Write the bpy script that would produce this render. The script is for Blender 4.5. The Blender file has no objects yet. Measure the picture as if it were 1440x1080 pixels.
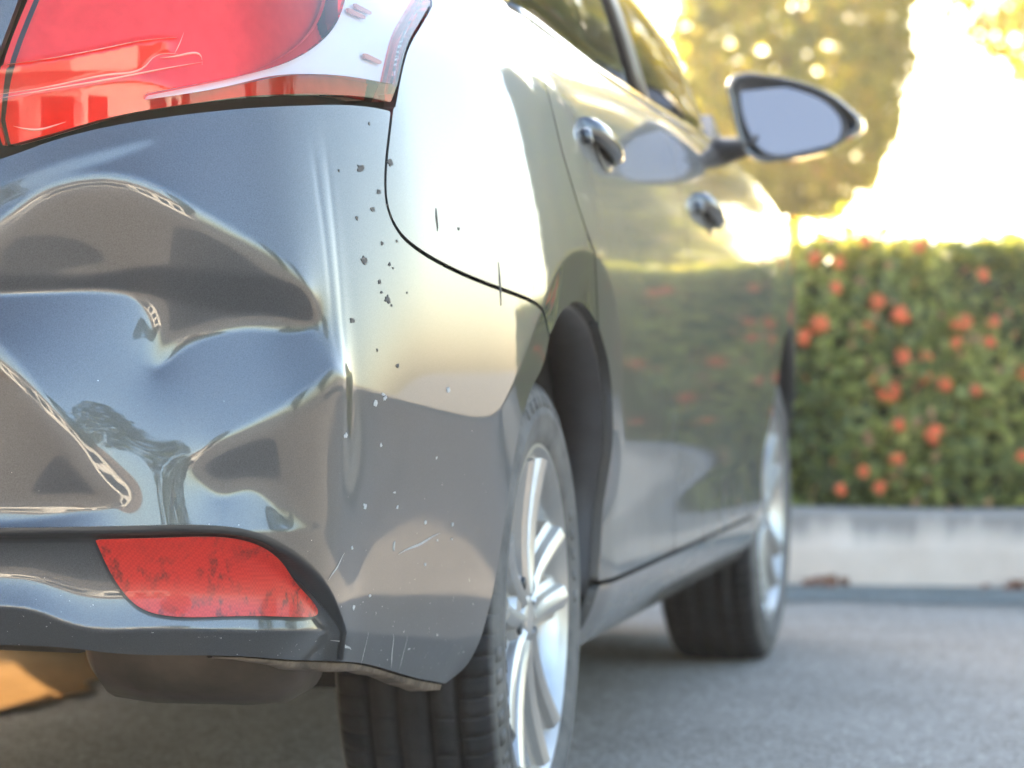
import bpy, math, random
import numpy as np
from mathutils import Vector, Matrix
R = math.radians
rng = np.random.default_rng(7)
random.seed(7)
scene = bpy.context.scene

# ------------------------------------------------------------------ camera
cam_d = bpy.data.cameras.new("camera")
cam = bpy.data.objects.new("camera", cam_d)
scene.collection.objects.link(cam)
cam.location = (1.5174, -3.7697, 0.6257)
cam.rotation_euler = (R(90 - 0.603), 0, R(11.184))
cam_d.sensor_width = 36.0
cam_d.lens = 109.48
cam_d.clip_start = 0.05
cam_d.clip_end = 4000
cam_d.dof.use_dof = True
cam_d.dof.focus_distance = 3.05
cam_d.dof.aperture_fstop = 6.3
scene.camera = cam

# ------------------------------------------------------------------ sky, sun, exposure
SUN_AZ, SUN_EL = R(-32), R(16.5)          # azimuth from +Y towards +X
world = bpy.data.worlds.new("World")
scene.world = world
world.use_nodes = True
wn = world.node_tree
wn.nodes.clear()
sky = wn.nodes.new("ShaderNodeTexSky")
sky.sky_type = 'NISHITA'
sky.sun_disc = False
sky.sun_elevation = SUN_EL
sky.sun_rotation = SUN_AZ
sky.dust_density = 2.0
sky.air_density = 1.0
sky.ozone_density = 1.0
bg = wn.nodes.new("ShaderNodeBackground")
bg.inputs[1].default_value = 0.15
wo = wn.nodes.new("ShaderNodeOutputWorld")
wn.links.new(sky.outputs[0], bg.inputs[0])
wn.links.new(bg.outputs[0], wo.inputs[0])

sun_d = bpy.data.lights.new("sun", 'SUN')
sun_d.energy = 5.0
sun_d.angle = R(0.55)
sun_d.color = (1.0, 0.86, 0.66)
sun = bpy.data.objects.new("sun", sun_d)
scene.collection.objects.link(sun)
tosun = Vector((math.sin(SUN_AZ) * math.cos(SUN_EL), math.cos(SUN_AZ) * math.cos(SUN_EL), math.sin(SUN_EL)))
sun.rotation_euler = tosun.to_track_quat('Z', 'Y').to_euler()
sun.location = (-6, 6, 8)

scene.view_settings.view_transform = 'Standard'
scene.view_settings.look = 'None'
scene.view_settings.exposure = 3.0
scene.view_settings.gamma = 1.0
scene.render.engine = 'CYCLES'
scene.cycles.max_bounces = 10
scene.cycles.transparent_max_bounces = 12
scene.cycles.sample_clamp_indirect = 8
scene.cycles.use_denoising = True

# ------------------------------------------------------------------ materials
MATS = {}
def new_mat(name):
    m = bpy.data.materials.new(name); m.use_nodes = True
    m.node_tree.nodes.clear(); MATS[name] = m
    return m, m.node_tree
def N(t, kind, **kw):
    n = t.nodes.new(kind)
    for k, v in kw.items():
        if k.startswith('i_'):
            n.inputs[k[2:].replace('_', ' ')].default_value = v
        else:
            setattr(n, k, v)
    return n
def out(t, shader, disp=None):
    o = t.nodes.new("ShaderNodeOutputMaterial")
    t.links.new(shader, o.inputs[0])
    return o
def coords(t, scale=None, kind='Object'):
    c = t.nodes.new("ShaderNodeTexCoord")
    if scale is None: return c.outputs[kind]
    mp = t.nodes.new("ShaderNodeMapping"); mp.inputs['Scale'].default_value = scale
    t.links.new(c.outputs[kind], mp.inputs[0]); return mp.outputs[0]
def noise(t, vec, scale, detail=4, rough=.55):
    n = N(t, "ShaderNodeTexNoise"); n.inputs['Scale'].default_value = scale
    n.inputs['Detail'].default_value = detail; n.inputs['Roughness'].default_value = rough
    t.links.new(vec, n.inputs['Vector']); return n.outputs[0]
def ramp(t, fac, stops):
    r = N(t, "ShaderNodeValToRGB"); cr = r.color_ramp
    while len(cr.elements) < len(stops): cr.elements.new(0.5)
    for e, (p, c) in zip(cr.elements, stops):
        e.position = p; e.color = (*c, 1) if len(c) == 3 else c
    t.links.new(fac, r.inputs[0]); return r.outputs[0]
def g3(v): return (v, v, v)
def mixc(t, fac, a, b, mode='MIX'):
    m = N(t, "ShaderNodeMix", data_type='RGBA', blend_type=mode)
    for sock, v in ((m.inputs[0], fac), (m.inputs[6], a), (m.inputs[7], b)):
        if isinstance(v, (int, float)): sock.default_value = v
        elif isinstance(v, tuple): sock.default_value = (*v, 1)
        else: t.links.new(v, sock)
    return m.outputs[2]
def bump(t, h, strength=.2, dist=.01):
    b = N(t, "ShaderNodeBump"); b.inputs['Strength'].default_value = strength
    b.inputs['Distance'].default_value = dist; t.links.new(h, b.inputs['Height']); return b.outputs[0]
def pbsdf(t, color=(.5, .5, .5), rough=.5, metal=0., coat=0., coat_rough=.03, coat_ior=1.5, normal=None, spec=.5, trans=0., ior=1.5):
    p = N(t, "ShaderNodeBsdfPrincipled")
    for k, v in (('Base Color', color), ('Roughness', rough), ('Metallic', metal)):
        if isinstance(v, (int, float)): p.inputs[k].default_value = v
        elif isinstance(v, tuple): p.inputs[k].default_value = (*v, 1)
        else: t.links.new(v, p.inputs[k])
    p.inputs['Coat Weight'].default_value = coat
    if isinstance(coat_rough, (int, float)): p.inputs['Coat Roughness'].default_value = coat_rough
    else: t.links.new(coat_rough, p.inputs['Coat Roughness'])
    p.inputs['Coat IOR'].default_value = coat_ior
    p.inputs['Specular IOR Level'].default_value = spec
    p.inputs['Transmission Weight'].default_value = trans
    p.inputs['IOR'].default_value = ior
    if normal is not None: t.links.new(normal, p.inputs['Normal'])
    return p

def m_paint(name="grey_metallic_paint", film_k=.12, base_film=0., crough=.012):
    m, t = new_mat(name)
    v = coords(t)
    n1 = noise(t, v, 900, 2)
    flake = ramp(t, n1, [(.3, (.034, .035, .037)), (.7, (.060, .061, .064))])
    # road grime: specks, denser low on the bumper
    sp = noise(t, v, 150, 3, .7)
    sep = N(t, "ShaderNodeSeparateXYZ"); t.links.new(v, sep.inputs[0])
    low = N(t, "ShaderNodeMapRange"); t.links.new(sep.outputs[2], low.inputs[0])
    low.inputs[1].default_value = .62; low.inputs[2].default_value = .26
    low.inputs[3].default_value = 0.0; low.inputs[4].default_value = 1.0
    thr = N(t, "ShaderNodeMath", operation='MULTIPLY_ADD'); t.links.new(low.outputs[0], thr.inputs[0])
    thr.inputs[1].default_value = .10; t.links.new(sp, thr.inputs[2])
    spm = ramp(t, thr.outputs[0], [(.765, g3(0)), (.80, g3(1))])
    film = noise(t, v, 9, 5, .6)
    filmr = N(t, "ShaderNodeMath", operation='MULTIPLY'); t.links.new(film, filmr.inputs[0]); t.links.new(low.outputs[0], filmr.inputs[1])
    dm = N(t, "ShaderNodeMath", operation='MULTIPLY_ADD'); t.links.new(filmr.outputs[0], dm.inputs[0]); dm.inputs[1].default_value = film_k; dm.inputs[2].default_value = base_film
    p = pbsdf(t, flake, .40, .75, 1.0, crough, 1.64)
    dirt = pbsdf(t, (.30, .27, .23), .9, 0)
    mx1 = N(t, "ShaderNodeMixShader"); t.links.new(dm.outputs[0], mx1.inputs[0])
    t.links.new(p.outputs[0], mx1.inputs[1]); t.links.new(dirt.outputs[0], mx1.inputs[2])
    light = pbsdf(t, (.42, .40, .37), .8, 0)
    mx2 = N(t, "ShaderNodeMixShader"); t.links.new(spm, mx2.inputs[0])
    t.links.new(mx1.outputs[0], mx2.inputs[1]); t.links.new(light.outputs[0], mx2.inputs[2])
    out(t, mx2.outputs[0])
m_paint()
m_paint("grey_metallic_paint_dusty", .25, .07, .045)
def m_simple(name, color, rough=.5, metal=0., coat=0., nscale=None, var=.25, bstr=0., bscale=None, coat_rough=.03, spec=.5):
    m, t = new_mat(name)
    c, nrm = color, None
    v = coords(t)
    if nscale:
        n = noise(t, v, nscale, 5, .6)
        c = ramp(t, n, [(.3, tuple(x * (1 - var) for x in color)), (.7, tuple(min(1, x * (1 + var)) for x in color))])
    if bstr:
        nrm = bump(t, noise(t, v, bscale or 60, 4), bstr, .005)
    p = pbsdf(t, c, rough, metal, coat, coat_rough, normal=nrm, spec=spec)
    out(t, p.outputs[0]); return m
m_simple("black_trim", (.012, .012, .013), .38, nscale=40, coat=.2, coat_rough=.2)
m_simple("dark_shell", (.010, .010, .011), .8)
m_simple("liner", (.018, .017, .017), .85, nscale=12, var=.5, bstr=.3, bscale=30)
m_simple("arch_rubber", (.022, .021, .023), .6, nscale=30)
m_simple("mirror_cap", (.05, .052, .055), .35, .6, coat=1.0)
m_simple("mirror_base", (.02, .02, .022), .5)
m_simple("seat_cloth", (.03, .03, .032), .9, nscale=80)
m_simple("chrome", (.85, .85, .86), .08, 1.0)
m_simple("brake_iron", (.16, .14, .13), .45, .8, nscale=30)
m_simple("lug_steel", (.05, .05, .05), .45, .6)
m_simple("muffler_steel", (.085, .062, .045), .55, .55, nscale=7, var=.6, bstr=.15, bscale=25)
m_simple("undermud", (.13, .092, .062), .95, nscale=35, var=.5, bstr=.6, bscale=90)
m_simple("chip_dark", (.075, .065, .055), .8, nscale=300, var=.6)
m_simple("chip_light", (.36, .35, .33), .7, nscale=300, var=.3)
m_simple("flower_red", (.88, .15, .045), .6, nscale=60, var=.25)
m_simple("bark", (.10, .075, .055), .9, nscale=20, var=.5, bstr=.6, bscale=30)
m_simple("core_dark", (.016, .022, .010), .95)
m_simple("plaster", (.72, .70, .66), .8, nscale=2, var=.08)
m_simple("roof_grey", (.20, .17, .15), .8, nscale=3)
m_simple("dead_leaf", (.20, .09, .05), .8, nscale=30, var=.5)
m_simple("soil", (.075, .055, .04), .95, nscale=14, var=.5, bstr=.5, bscale=40)

def m_alloy():
    m, t = new_mat("alloy_silver"); v = coords(t)
    n = noise(t, v, 18, 5, .65)
    dust = ramp(t, n, [(.40, g3(0)), (.75, g3(.45))])
    p = pbsdf(t, (.42, .405, .385), .33, .85, .5, .06)
    d = pbsdf(t, (.30, .26, .22), .9)
    mx = N(t, "ShaderNodeMixShader"); t.links.new(dust, mx.inputs[0])
    t.links.new(p.outputs[0], mx.inputs[1]); t.links.new(d.outputs[0], mx.inputs[2]); out(t, mx.outputs[0])
m_alloy()
def m_tyre():
    m, t = new_mat("tyre_rubber"); v = coords(t)
    n = noise(t, v, 22, 6, .65); n2 = noise(t, v, 160, 3)
    sep = N(t, "ShaderNodeSeparateXYZ"); t.links.new(v, sep.inputs[0])
    # dusty sidewall: radius from the axle below the tread radius
    sq = N(t, "ShaderNodeVectorMath", operation='MULTIPLY'); t.links.new(v, sq.inputs[0]); sq.inputs[1].default_value = (0, 1, 1)
    ln = N(t, "ShaderNodeVectorMath", operation='LENGTH'); t.links.new(sq.outputs[0], ln.inputs[0])
    side = N(t, "ShaderNodeMapRange"); t.links.new(ln.outputs[1], side.inputs[0])
    side.inputs[1].default_value = .288; side.inputs[2].default_value = .278
    rub = ramp(t, n, [(.3, (.010, .009, .009)), (.75, (.022, .020, .020))])
    dst = ramp(t, n, [(.25, (.055, .050, .045)), (.5, (.11, .10, .088)), (.8, (.17, .15, .13))])
    c = mixc(t, side.outputs[0], rub, dst)
    spk = ramp(t, n2, [(.74, g3(0)), (.80, g3(.6))])
    c = mixc(t, spk, c, (.20, .18, .16))
    p = pbsdf(t, c, .82, normal=bump(t, n2, .15, .002), spec=.3); out(t, p.outputs[0])
m_tyre()
def m_lens(name, tint, refl_rough=.02, gain=1.0):
    m, t = new_mat(name)
    tr = N(t, "ShaderNodeBsdfTransparent"); tr.inputs[0].default_value = (*tint, 1)
    gl = N(t, "ShaderNodeBsdfGlossy"); gl.inputs['Roughness'].default_value = refl_rough
    fr = N(t, "ShaderNodeFresnel"); fr.inputs[0].default_value = 1.55 * gain
    mx = N(t, "ShaderNodeMixShader"); t.links.new(fr.outputs[0], mx.inputs[0])
    t.links.new(tr.outputs[0], mx.inputs[1]); t.links.new(gl.outputs[0], mx.inputs[2]); out(t, mx.outputs[0])
m_lens("lens_red", (.95, .075, .035))
m_lens("lens_clear", (.97, .95, .95))
m_lens("window_glass", (.52, .54, .50), gain=1.25)
def m_lamp_back():
    m, t = new_mat("lamp_reflector_red"); v = coords(t)
    n = noise(t, v, 60, 3)
    c = ramp(t, n, [(.30, (.80, .34, .22)), (.70, (.90, .42, .30))])
    out(t, pbsdf(t, c, .35, .35).outputs[0])
    m, t = new_mat("lamp_reflector_silver"); out(t, pbsdf(t, (.90, .89, .90), .45, .25).outputs[0])
    m, t = new_mat("lamp_lines"); out(t, pbsdf(t, (.62, .27, .20), .5).outputs[0])
    m, t = new_mat("lens_sheen_strip"); out(t, pbsdf(t, (.80, .26, .17), .25, 0, 1.0, .03).outputs[0])  # pale red painted in for reflections on the lens
m_lamp_back()
def m_fog():
    m, t = new_mat("fog_reflector")
    v = coords(t, (1, 1, 1))
    vor = N(t, "ShaderNodeTexNoise"); vor.inputs['Scale'].default_value = 95; vor.inputs['Detail'].default_value = 2; vor.inputs['Roughness'].default_value = .7
    sq = N(t, "ShaderNodeVectorMath", operation='MULTIPLY'); sq.inputs[1].default_value = (1.0, 1.0, .55)
    t.links.new(v, sq.inputs[0]); t.links.new(sq.outputs[0], vor.inputs['Vector'])
    blot = ramp(t, vor.outputs[0], [(.50, g3(0)), (.62, g3(.9))])
    n = noise(t, v, 16, 3)
    big = ramp(t, n, [(.42, g3(.10)), (.55, g3(1))])
    k = mixc(t, 1.0, blot, big, 'MULTIPLY')
    c = mixc(t, k, (.40, .012, .006), (.07, .008, .006))
    gr = N(t, "ShaderNodeTexChecker"); gr.inputs['Scale'].default_value = 420; t.links.new(v, gr.inputs['Vector'])
    c = mixc(t, .16, c, mixc(t, gr.outputs[1], (.28, .010, .008), (.75, .05, .03)))
    out(t, pbsdf(t, c, .35, 0, .3, .02, 1.5, spec=.3).outputs[0])
m_fog()
def m_ground():
    m, t = new_mat("asphalt"); v = coords(t)
    a = noise(t, v, 130, 3, .7); b = noise(t, v, 3.0, 5, .6); c0 = noise(t, v, 420, 2)
    base = ramp(t, b, [(.3, (.28, .245, .203)), (.7, (.365, .322, .270))])
    sp = ramp(t, a, [(.36, (.45, .45, .47)), (.52, (1, 1, 1)), (.66, (1.7, 1.7, 1.7))])
    st = ramp(t, noise(t, v, 38, 4, .75), [(.34, g3(.62)), (.5, g3(1.0)), (.66, g3(1.32))])
    c = mixc(t, 1.0, mixc(t, 1.0, base, sp, 'MULTIPLY'), st, 'MULTIPLY')
    h = N(t, "ShaderNodeMath", operation='ADD'); t.links.new(a, h.inputs[0]); t.links.new(c0, h.inputs[1])
    out(t, pbsdf(t, c, .85, normal=bump(t, h.outputs[0], .55, .006), spec=.15).outputs[0])
    m, t = new_mat("gutter"); v = coords(t)
    a = noise(t, v, 60, 4, .7); b = noise(t, v, 5, 5)
    base = ramp(t, b, [(.3, (.11, .115, .10)), (.7, (.19, .195, .175))])
    sp = ramp(t, a, [(.35, g3(.6)), (.65, g3(1.35))])
    out(t, pbsdf(t, mixc(t, 1.0, base, sp, 'MULTIPLY'), .9, normal=bump(t, a, .4, .004)).outputs[0])
    m, t = new_mat("kerb_concrete"); v = coords(t)
    a = noise(t, v, 4, 6, .65); st = noise(t, coords(t, (14, 14, 2.2)), 1.0, 5, .7); f = noise(t, v, 120, 3)
    base = ramp(t, a, [(.3, (.54, .43, .34)), (.7, (.68, .56, .46))])
    sep = N(t, "ShaderNodeSeparateXYZ"); t.links.new(v, sep.inputs[0])
    up = N(t, "ShaderNodeMapRange"); t.links.new(sep.outputs[2], up.inputs[0]); up.inputs[1].default_value = .06; up.inputs[2].default_value = .20
    mu = N(t, "ShaderNodeMath", operation='MULTIPLY'); t.links.new(st, mu.inputs[0]); t.links.new(up.outputs[0], mu.inputs[1])
    sm = ramp(t, mu.outputs[0], [(.18, g3(0)), (.42, g3(.8))])
    c = mixc(t, sm, base, (.17, .155, .14))
    out(t, pbsdf(t, c, .9, normal=bump(t, f, .3, .004)).outputs[0])
    m, t = new_mat("dry_earth"); v = coords(t)
    a = noise(t, v, 30, 5, .7); b = noise(t, v, 3, 4)
    c = mixc(t, 1.0, ramp(t, b, [(.3, (.19, .100, .036)), (.7, (.26, .145, .058))]), ramp(t, a, [(.3, g3(.75)), (.7, g3(1.2))]), 'MULTIPLY')
    out(t, pbsdf(t, c, .95, spec=0., normal=bump(t, a, .5, .01)).outputs[0])
m_ground()
def m_leaf(name, stops, transl):
    m, t = new_mat(name)
    at = N(t, "ShaderNodeAttribute", attribute_name="tint", attribute_type='GEOMETRY')
    c = ramp(t, at.outputs['Fac'], stops)
    p = pbsdf(t, c, .42, spec=.4)
    tl = N(t, "ShaderNodeBsdfTranslucent")
    c2 = mixc(t, 1.0, c, (1.5, 1.35, .55), 'MULTIPLY')
    t.links.new(c2, tl.inputs[0])
    mx = N(t, "ShaderNodeMixShader"); mx.inputs[0].default_value = transl
    t.links.new(p.outputs[0], mx.inputs[1]); t.links.new(tl.outputs[0], mx.inputs[2]); out(t, mx.outputs[0])
m_leaf("hedge_leaf", [(.0, (.070, .085, .024)), (.35, (.17, .19, .048)), (.65, (.28, .29, .070)), (.88, (.46, .44, .11)), (1., (.42, .22, .10))], .4)
m_leaf("tree_leaf", [(.0, (.17, .18, .035)), (.5, (.31, .30, .06)), (.85, (.45, .40, .10)), (1., (.50, .34, .13))], .7)
m_leaf("far_leaf", [(.0, (.03, .05, .015)), (.6, (.07, .10, .025)), (1., (.12, .13, .03))], .35)
def m_glassmirror():
    m, t = new_mat("mirror_glass"); out(t, pbsdf(t, (.155, .13, .13), .03, 1.0).outputs[0])
    m, t = new_mat("window_dark"); out(t, pbsdf(t, (.03, .035, .04), .08).outputs[0])
m_glassmirror()

# ------------------------------------------------------------------ object helpers
COL = scene.collection
def tag(o, label=None, cat=None, group=None, kind=None):
    if label: o["label"] = label
    if cat: o["category"] = cat
    if group: o["group"] = group
    if kind: o["kind"] = kind
    return o
def mk(name, verts, faces, mat, parent=None, smooth=True, tint=None):
    me = bpy.data.meshes.new(name)
    verts = np.asarray(verts, dtype=np.float64)
    me.from_pydata(verts.tolist() if len(verts) < 1 else verts, [], faces)
    if mat: me.materials.append(MATS[mat])
    if smooth: me.shade_smooth()
    if tint is not None:
        a = me.attributes.new("tint", 'FLOAT', 'FACE'); a.data.foreach_set("value", np.asarray(tint, dtype=np.float32))
    me.update()
    o = bpy.data.objects.new(name, me); COL.objects.link(o)
    if parent: o.parent = parent
    return o
def empty(name, loc=(0, 0, 0), parent=None):
    o = bpy.data.objects.new(name, None); COL.objects.link(o); o.location = loc
    o.empty_display_size = .2
    if parent: o.parent = parent
    return o
def box(x0, x1, y0, y1, z0, z1):
    v = [(x, y, z) for z in (z0, z1) for y in (y0, y1) for x in (x0, x1)]
    f = [(0, 2, 3, 1), (4, 5, 7, 6), (0, 1, 5, 4), (2, 6, 7, 3), (0, 4, 6, 2), (1, 3, 7, 5)]
    return v, f
def merge(*parts):
    V, F = [], []
    for v, f in parts:
        b = len(V); V += [tuple(map(float, p)) for p in v]; F += [tuple(i + b for i in q) for q in f]
    return V, F
def bevel(o, w=.006, seg=2, angle=40):
    m = o.modifiers.new("bevel", 'BEVEL'); m.width = w; m.segments = seg; m.limit_method = 'ANGLE'; m.angle_limit = R(angle)
    return o
def loft(rings, close=True, caps=True):
    V = [p for r in rings for p in r]; n = len(rings[0]); F = []
    for i in range(len(rings) - 1):
        for j in range(n if close else n - 1):
            k = (j + 1) % n
            F.append((i * n + j, i * n + k, (i + 1) * n + k, (i + 1) * n + j))
    if caps and close:
        F.append(tuple(reversed(range(n)))); F.append(tuple(range((len(rings) - 1) * n, len(rings) * n)))
    return V, F
def tube(pts, rad, n=10):
    pts = [Vector(p) for p in pts]; rings = []
    rad = rad if isinstance(rad, (list, tuple)) else [rad] * len(pts)
    for i, p in enumerate(pts):
        d = (pts[min(i + 1, len(pts) - 1)] - pts[max(i - 1, 0)]).normalized()
        a = d.orthogonal().normalized() if abs(d.z) > .95 else d.cross(Vector((0, 0, 1))).normalized()
        b = d.cross(a)
        rings.append([tuple(p + (a * math.cos(t) + b * math.sin(t)) * rad[i]) for t in np.linspace(0, 2 * math.pi, n, endpoint=False)])
    return loft(rings)
def revolve_x(prof, n=96, close=False):
    """profile of (r, x) turned about the X axis"""
    V, F = [], []; m = len(prof)
    for i in range(n):
        a = 2 * math.pi * i / n; c, s = math.cos(a), math.sin(a)
        V += [(x, r * s, r * c) for r, x in prof]
    for i in range(n):
        k = (i + 1) % n
        for j in range(m if close else m - 1):
            l = (j + 1) % m
            F.append((i * m + j, k * m + j, k * m + l, i * m + l))
    return V, F

# ------------------------------------------------------------------ body surface
def spl(xk,yk):
    """natural cubic spline (C2); returns f(x) clamped-linear outside"""
    xk=np.asarray(xk,float); yk=np.asarray(yk,float); n=len(xk); h=np.diff(xk)
    A=np.zeros((n,n)); b=np.zeros(n); A[0,0]=A[-1,-1]=1
    for i in range(1,n-1):
        A[i,i-1]=h[i-1]; A[i,i]=2*(h[i-1]+h[i]); A[i,i+1]=h[i]
        b[i]=6*((yk[i+1]-yk[i])/h[i]-(yk[i]-yk[i-1])/h[i-1])
    M=np.linalg.solve(A,b)
    def f(x):
        x=np.clip(np.asarray(x,float),xk[0],xk[-1]); i=np.clip(np.searchsorted(xk,x)-1,0,n-2)
        hi=h[i]; a=(xk[i+1]-x)/hi; c=(x-xk[i])/hi
        return a*yk[i]+c*yk[i+1]+((a**3-a)*M[i]+(c**3-c)*M[i+1])*hi*hi/6
    return f
PLAN=[(0,-.970),(.20,-.966),(.38,-.956),(.53,-.939),(.64,-.908),(.712,-.858),(.752,-.785),(.776,-.69),(.796,-.58),(.818,-.45),(.840,-.31),(.854,-.17),(.860,0),(.8595,.22),(.8585,.5),(.857,.9),(.855,1.3),(.8525,1.8),(.849,2.2),(.843,2.5),(.824,2.85),(.775,3.1),(.65,3.29),(.4,3.41),(.2,3.45),(0,3.46)]
_P=np.array(PLAN)
_t=np.concatenate([[0],np.cumsum(np.hypot(*np.diff(_P,axis=0).T))])
_fx,_fy=spl(_t,_P[:,0]),spl(_t,_P[:,1])
_tt=np.linspace(0,_t[-1],6000); _xx,_yy=_fx(_tt),_fy(_tt)
_s=np.concatenate([[0],np.cumsum(np.hypot(np.diff(_xx),np.diff(_yy)))])
_tx,_ty=np.gradient(_xx,_s),np.gradient(_yy,_s)
SMAX=_s[-1]
def plan(s):
    """signed arclength s from the rear centre; +s right side. returns x,y,nx,ny (outward)"""
    a=np.abs(s); sg=np.where(np.asarray(s)<0,-1.,1.)
    x=np.interp(a,_s,_xx)*sg; y=np.interp(a,_s,_yy)
    tx,ty=np.interp(a,_s,_tx),np.interp(a,_s,_ty); l=np.hypot(tx,ty)
    return x,y,ty/l*sg,-tx/l
def s_at_y(y): # right side
    i=np.argmax(_xx>.7); m=(_s>_s[i])&(_yy<2.9); return np.interp(y,_yy[m],_s[m])
def s_at_x(x): m=_s<1.1; return np.interp(x,_xx[m],_s[m])
pr=spl([.18,.26,.32,.40,.5,.6,.7,.8,.9,1.0,1.1],[-.05,-.022,-.006,.004,.006,0,-.011,-.026,-.044,-.066,-.09])
psd=spl([.18,.22,.25,.30,.37,.42,.50,.58,.66,.75,.84,.90,.94,.97,1.0,1.06],[-.11,-.075,-.048,-.024,-.020,-.019,-.006,0,.0025,.0005,-.009,-.020,-.031,-.043,-.06,-.10])
psb=spl([.18,.25,.32,.40,.50,.58,.66,.75,.84,.90,.94,.97,1.0,1.06],[-.05,-.026,-.012,-.004,.002,.004,.0025,-.003,-.0125,-.0225,-.032,-.043,-.058,-.095])
def sstep(a,b,x):
    t=np.clip((x-a)/(b-a),0,1); return t*t*t*(t*(6*t-15)+10)
def off_base(s,z):
    a=np.abs(s); w=sstep(.74,1.05,a)
    v=sstep(1.35,1.75,a); return pr(z)*(1-w)+(psb(z)*(1-v)+psd(z)*v)*w
def resample(P, n=8, closed=False):
    P = np.asarray(P, float)
    t = np.concatenate([[0], np.cumsum(np.hypot(*np.diff(P, axis=0).T))])
    fx, fy = spl(t, P[:, 0]), spl(t, P[:, 1])
    tt = np.concatenate([np.linspace(a, b, n, endpoint=False) for a, b in zip(t[:-1], t[1:])] + [[t[-1]]])
    return np.stack([fx(tt), fy(tt)], 1)
def poly_sd(s, z, poly):
    """signed distance (metres on the skin) to a closed polygon, positive inside"""
    s = np.asarray(s, float); shp = s.shape; p = np.stack([s.ravel(), np.asarray(z, float).ravel()], 1)
    poly = np.asarray(poly, float); A = poly; B = np.roll(poly, -1, 0)
    best = np.full(len(p), 1e9); ins = np.zeros(len(p), bool)
    for a, b in zip(A, B):
        e = b - a; L = e @ e
        if L < 1e-14: continue
        w = p - a; t = np.clip((w @ e) / L, 0, 1); d = w - t[:, None] * e
        best = np.minimum(best, (d * d).sum(1))
        c = (a[1] > p[:, 1]) != (b[1] > p[:, 1])
        if abs(e[1]) > 1e-12:
            ins ^= c & (p[:, 0] < a[0] + (p[:, 1] - a[1]) * e[0] / e[1])
    d = np.sqrt(best); return np.where(ins, d, -d).reshape(shp)

# outlines on the skin: (distance round the plan from the rear centre, height), metres
SEAM = [(0.9837, 0.8811), (0.9615, 0.8412), (0.9461, 0.8037), (0.9443, 0.7744), (0.9574, 0.7544), (0.9942, 0.7358), (1.0523, 0.7219), (1.1275, 0.7093), (1.233, 0.696), (1.3154, 0.6871), (1.3743, 0.6782)]
CREASE = [(0.7837, 0.6076), (0.823, 0.5968), (0.8776, 0.5864), (0.9433, 0.5761), (1.0171, 0.5669), (1.0971, 0.5579), (1.1493, 0.5531), (1.1921, 0.553), (1.2292, 0.5609), (1.2562, 0.5764), (1.2798, 0.5929), (1.3354, 0.637), (1.3989, 0.6827), (1.4739, 0.7259), (1.5337, 0.7438), (1.5973, 0.7509), (1.6585, 0.7511), (1.7216, 0.7442), (1.7899, 0.7252), (1.8386, 0.7033), (1.8789, 0.6667), (1.9059, 0.6294), (1.9468, 0.563), (2.0056, 0.4851)]
ARCHR = [(1.4171, 0.6041), (1.3708, 0.5814), (1.3377, 0.5476), (1.3243, 0.5235), (1.3089, 0.4592), (1.2955, 0.3791), (1.2845, 0.3394), (1.2637, 0.2968), (1.2458, 0.2703), (1.2131, 0.2535)]
ARCHF = [(1.4369, 0.6207), (1.46, 0.6458), (1.4997, 0.6647), (1.5412, 0.6763), (1.5843, 0.6829), (1.6316, 0.6836), (1.7025, 0.6739), (1.7749, 0.6548), (1.8592, 0.6015), (1.9032, 0.5355), (1.9227, 0.4878), (1.9388, 0.4493), (1.937, 0.4067), (1.9159, 0.3747), (1.8781, 0.3348), (1.8533, 0.3086)]
BOTTOM = [(0.4496, 0.3386), (0.4937, 0.3378), (0.5313, 0.336), (0.5602, 0.3326), (0.675, 0.328), (0.8242, 0.3146), (0.9308, 0.3038), (1.0599, 0.2801), (1.1525, 0.2631), (1.2131, 0.2535)]
LAMP = [(0.4552, 0.8147), (0.4973, 0.829), (0.5611, 0.8462), (0.6354, 0.8585), (0.7018, 0.8662), (0.8036, 0.8741), (0.8809, 0.8797), (0.9496, 0.8808), (0.9831, 0.8795), (1.0098, 0.9113), (1.0487, 0.9449), (1.1045, 0.9732), (1.192, 1.0099)]
LAMPL = [(0.4516, 0.8933), (0.4753, 0.967)]
CLEAR = [(1.2478, 1.0362), (0.9519, 1.0032), (0.9194, 0.976), (0.8938, 0.9568), (0.8459, 0.9311), (0.7888, 0.9108), (0.7043, 0.8929), (0.6013, 0.8742), (0.5975, 0.8679), (0.6763, 0.8795), (0.7724, 0.8957), (0.8754, 0.9038), (0.9651, 0.9033), (0.9911, 0.9084), (1.0253, 0.939), (1.0822, 0.971), (1.1743, 1.012)]
GROOVE = [(0.4634, 0.4535), (0.5315, 0.4544), (0.5983, 0.4557), (0.6648, 0.455), (0.6992, 0.4495), (0.7286, 0.4362), (0.7633, 0.4083), (0.7966, 0.3804), (0.8254, 0.3572), (0.849, 0.3375), (0.8688, 0.3128)]
REFL = [(0.5499, 0.4469), (0.5705, 0.4476), (0.6255, 0.4486), (0.6882, 0.4465), (0.7168, 0.4376), (0.7411, 0.4216), (0.7691, 0.398), (0.8067, 0.3674), (0.7536, 0.3661), (0.6694, 0.3694), (0.6188, 0.3716), (0.594, 0.3793), (0.5728, 0.3997), (0.5591, 0.4238)]
LOWEDGE = [(0.4624, 0.3807), (0.4898, 0.3774), (0.5237, 0.3652), (0.5507, 0.3591), (0.598, 0.3589), (0.666, 0.3571), (0.7407, 0.3533), (0.8275, 0.3471), (1.0544, 0.3227), (1.1828, 0.3084)]
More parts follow.
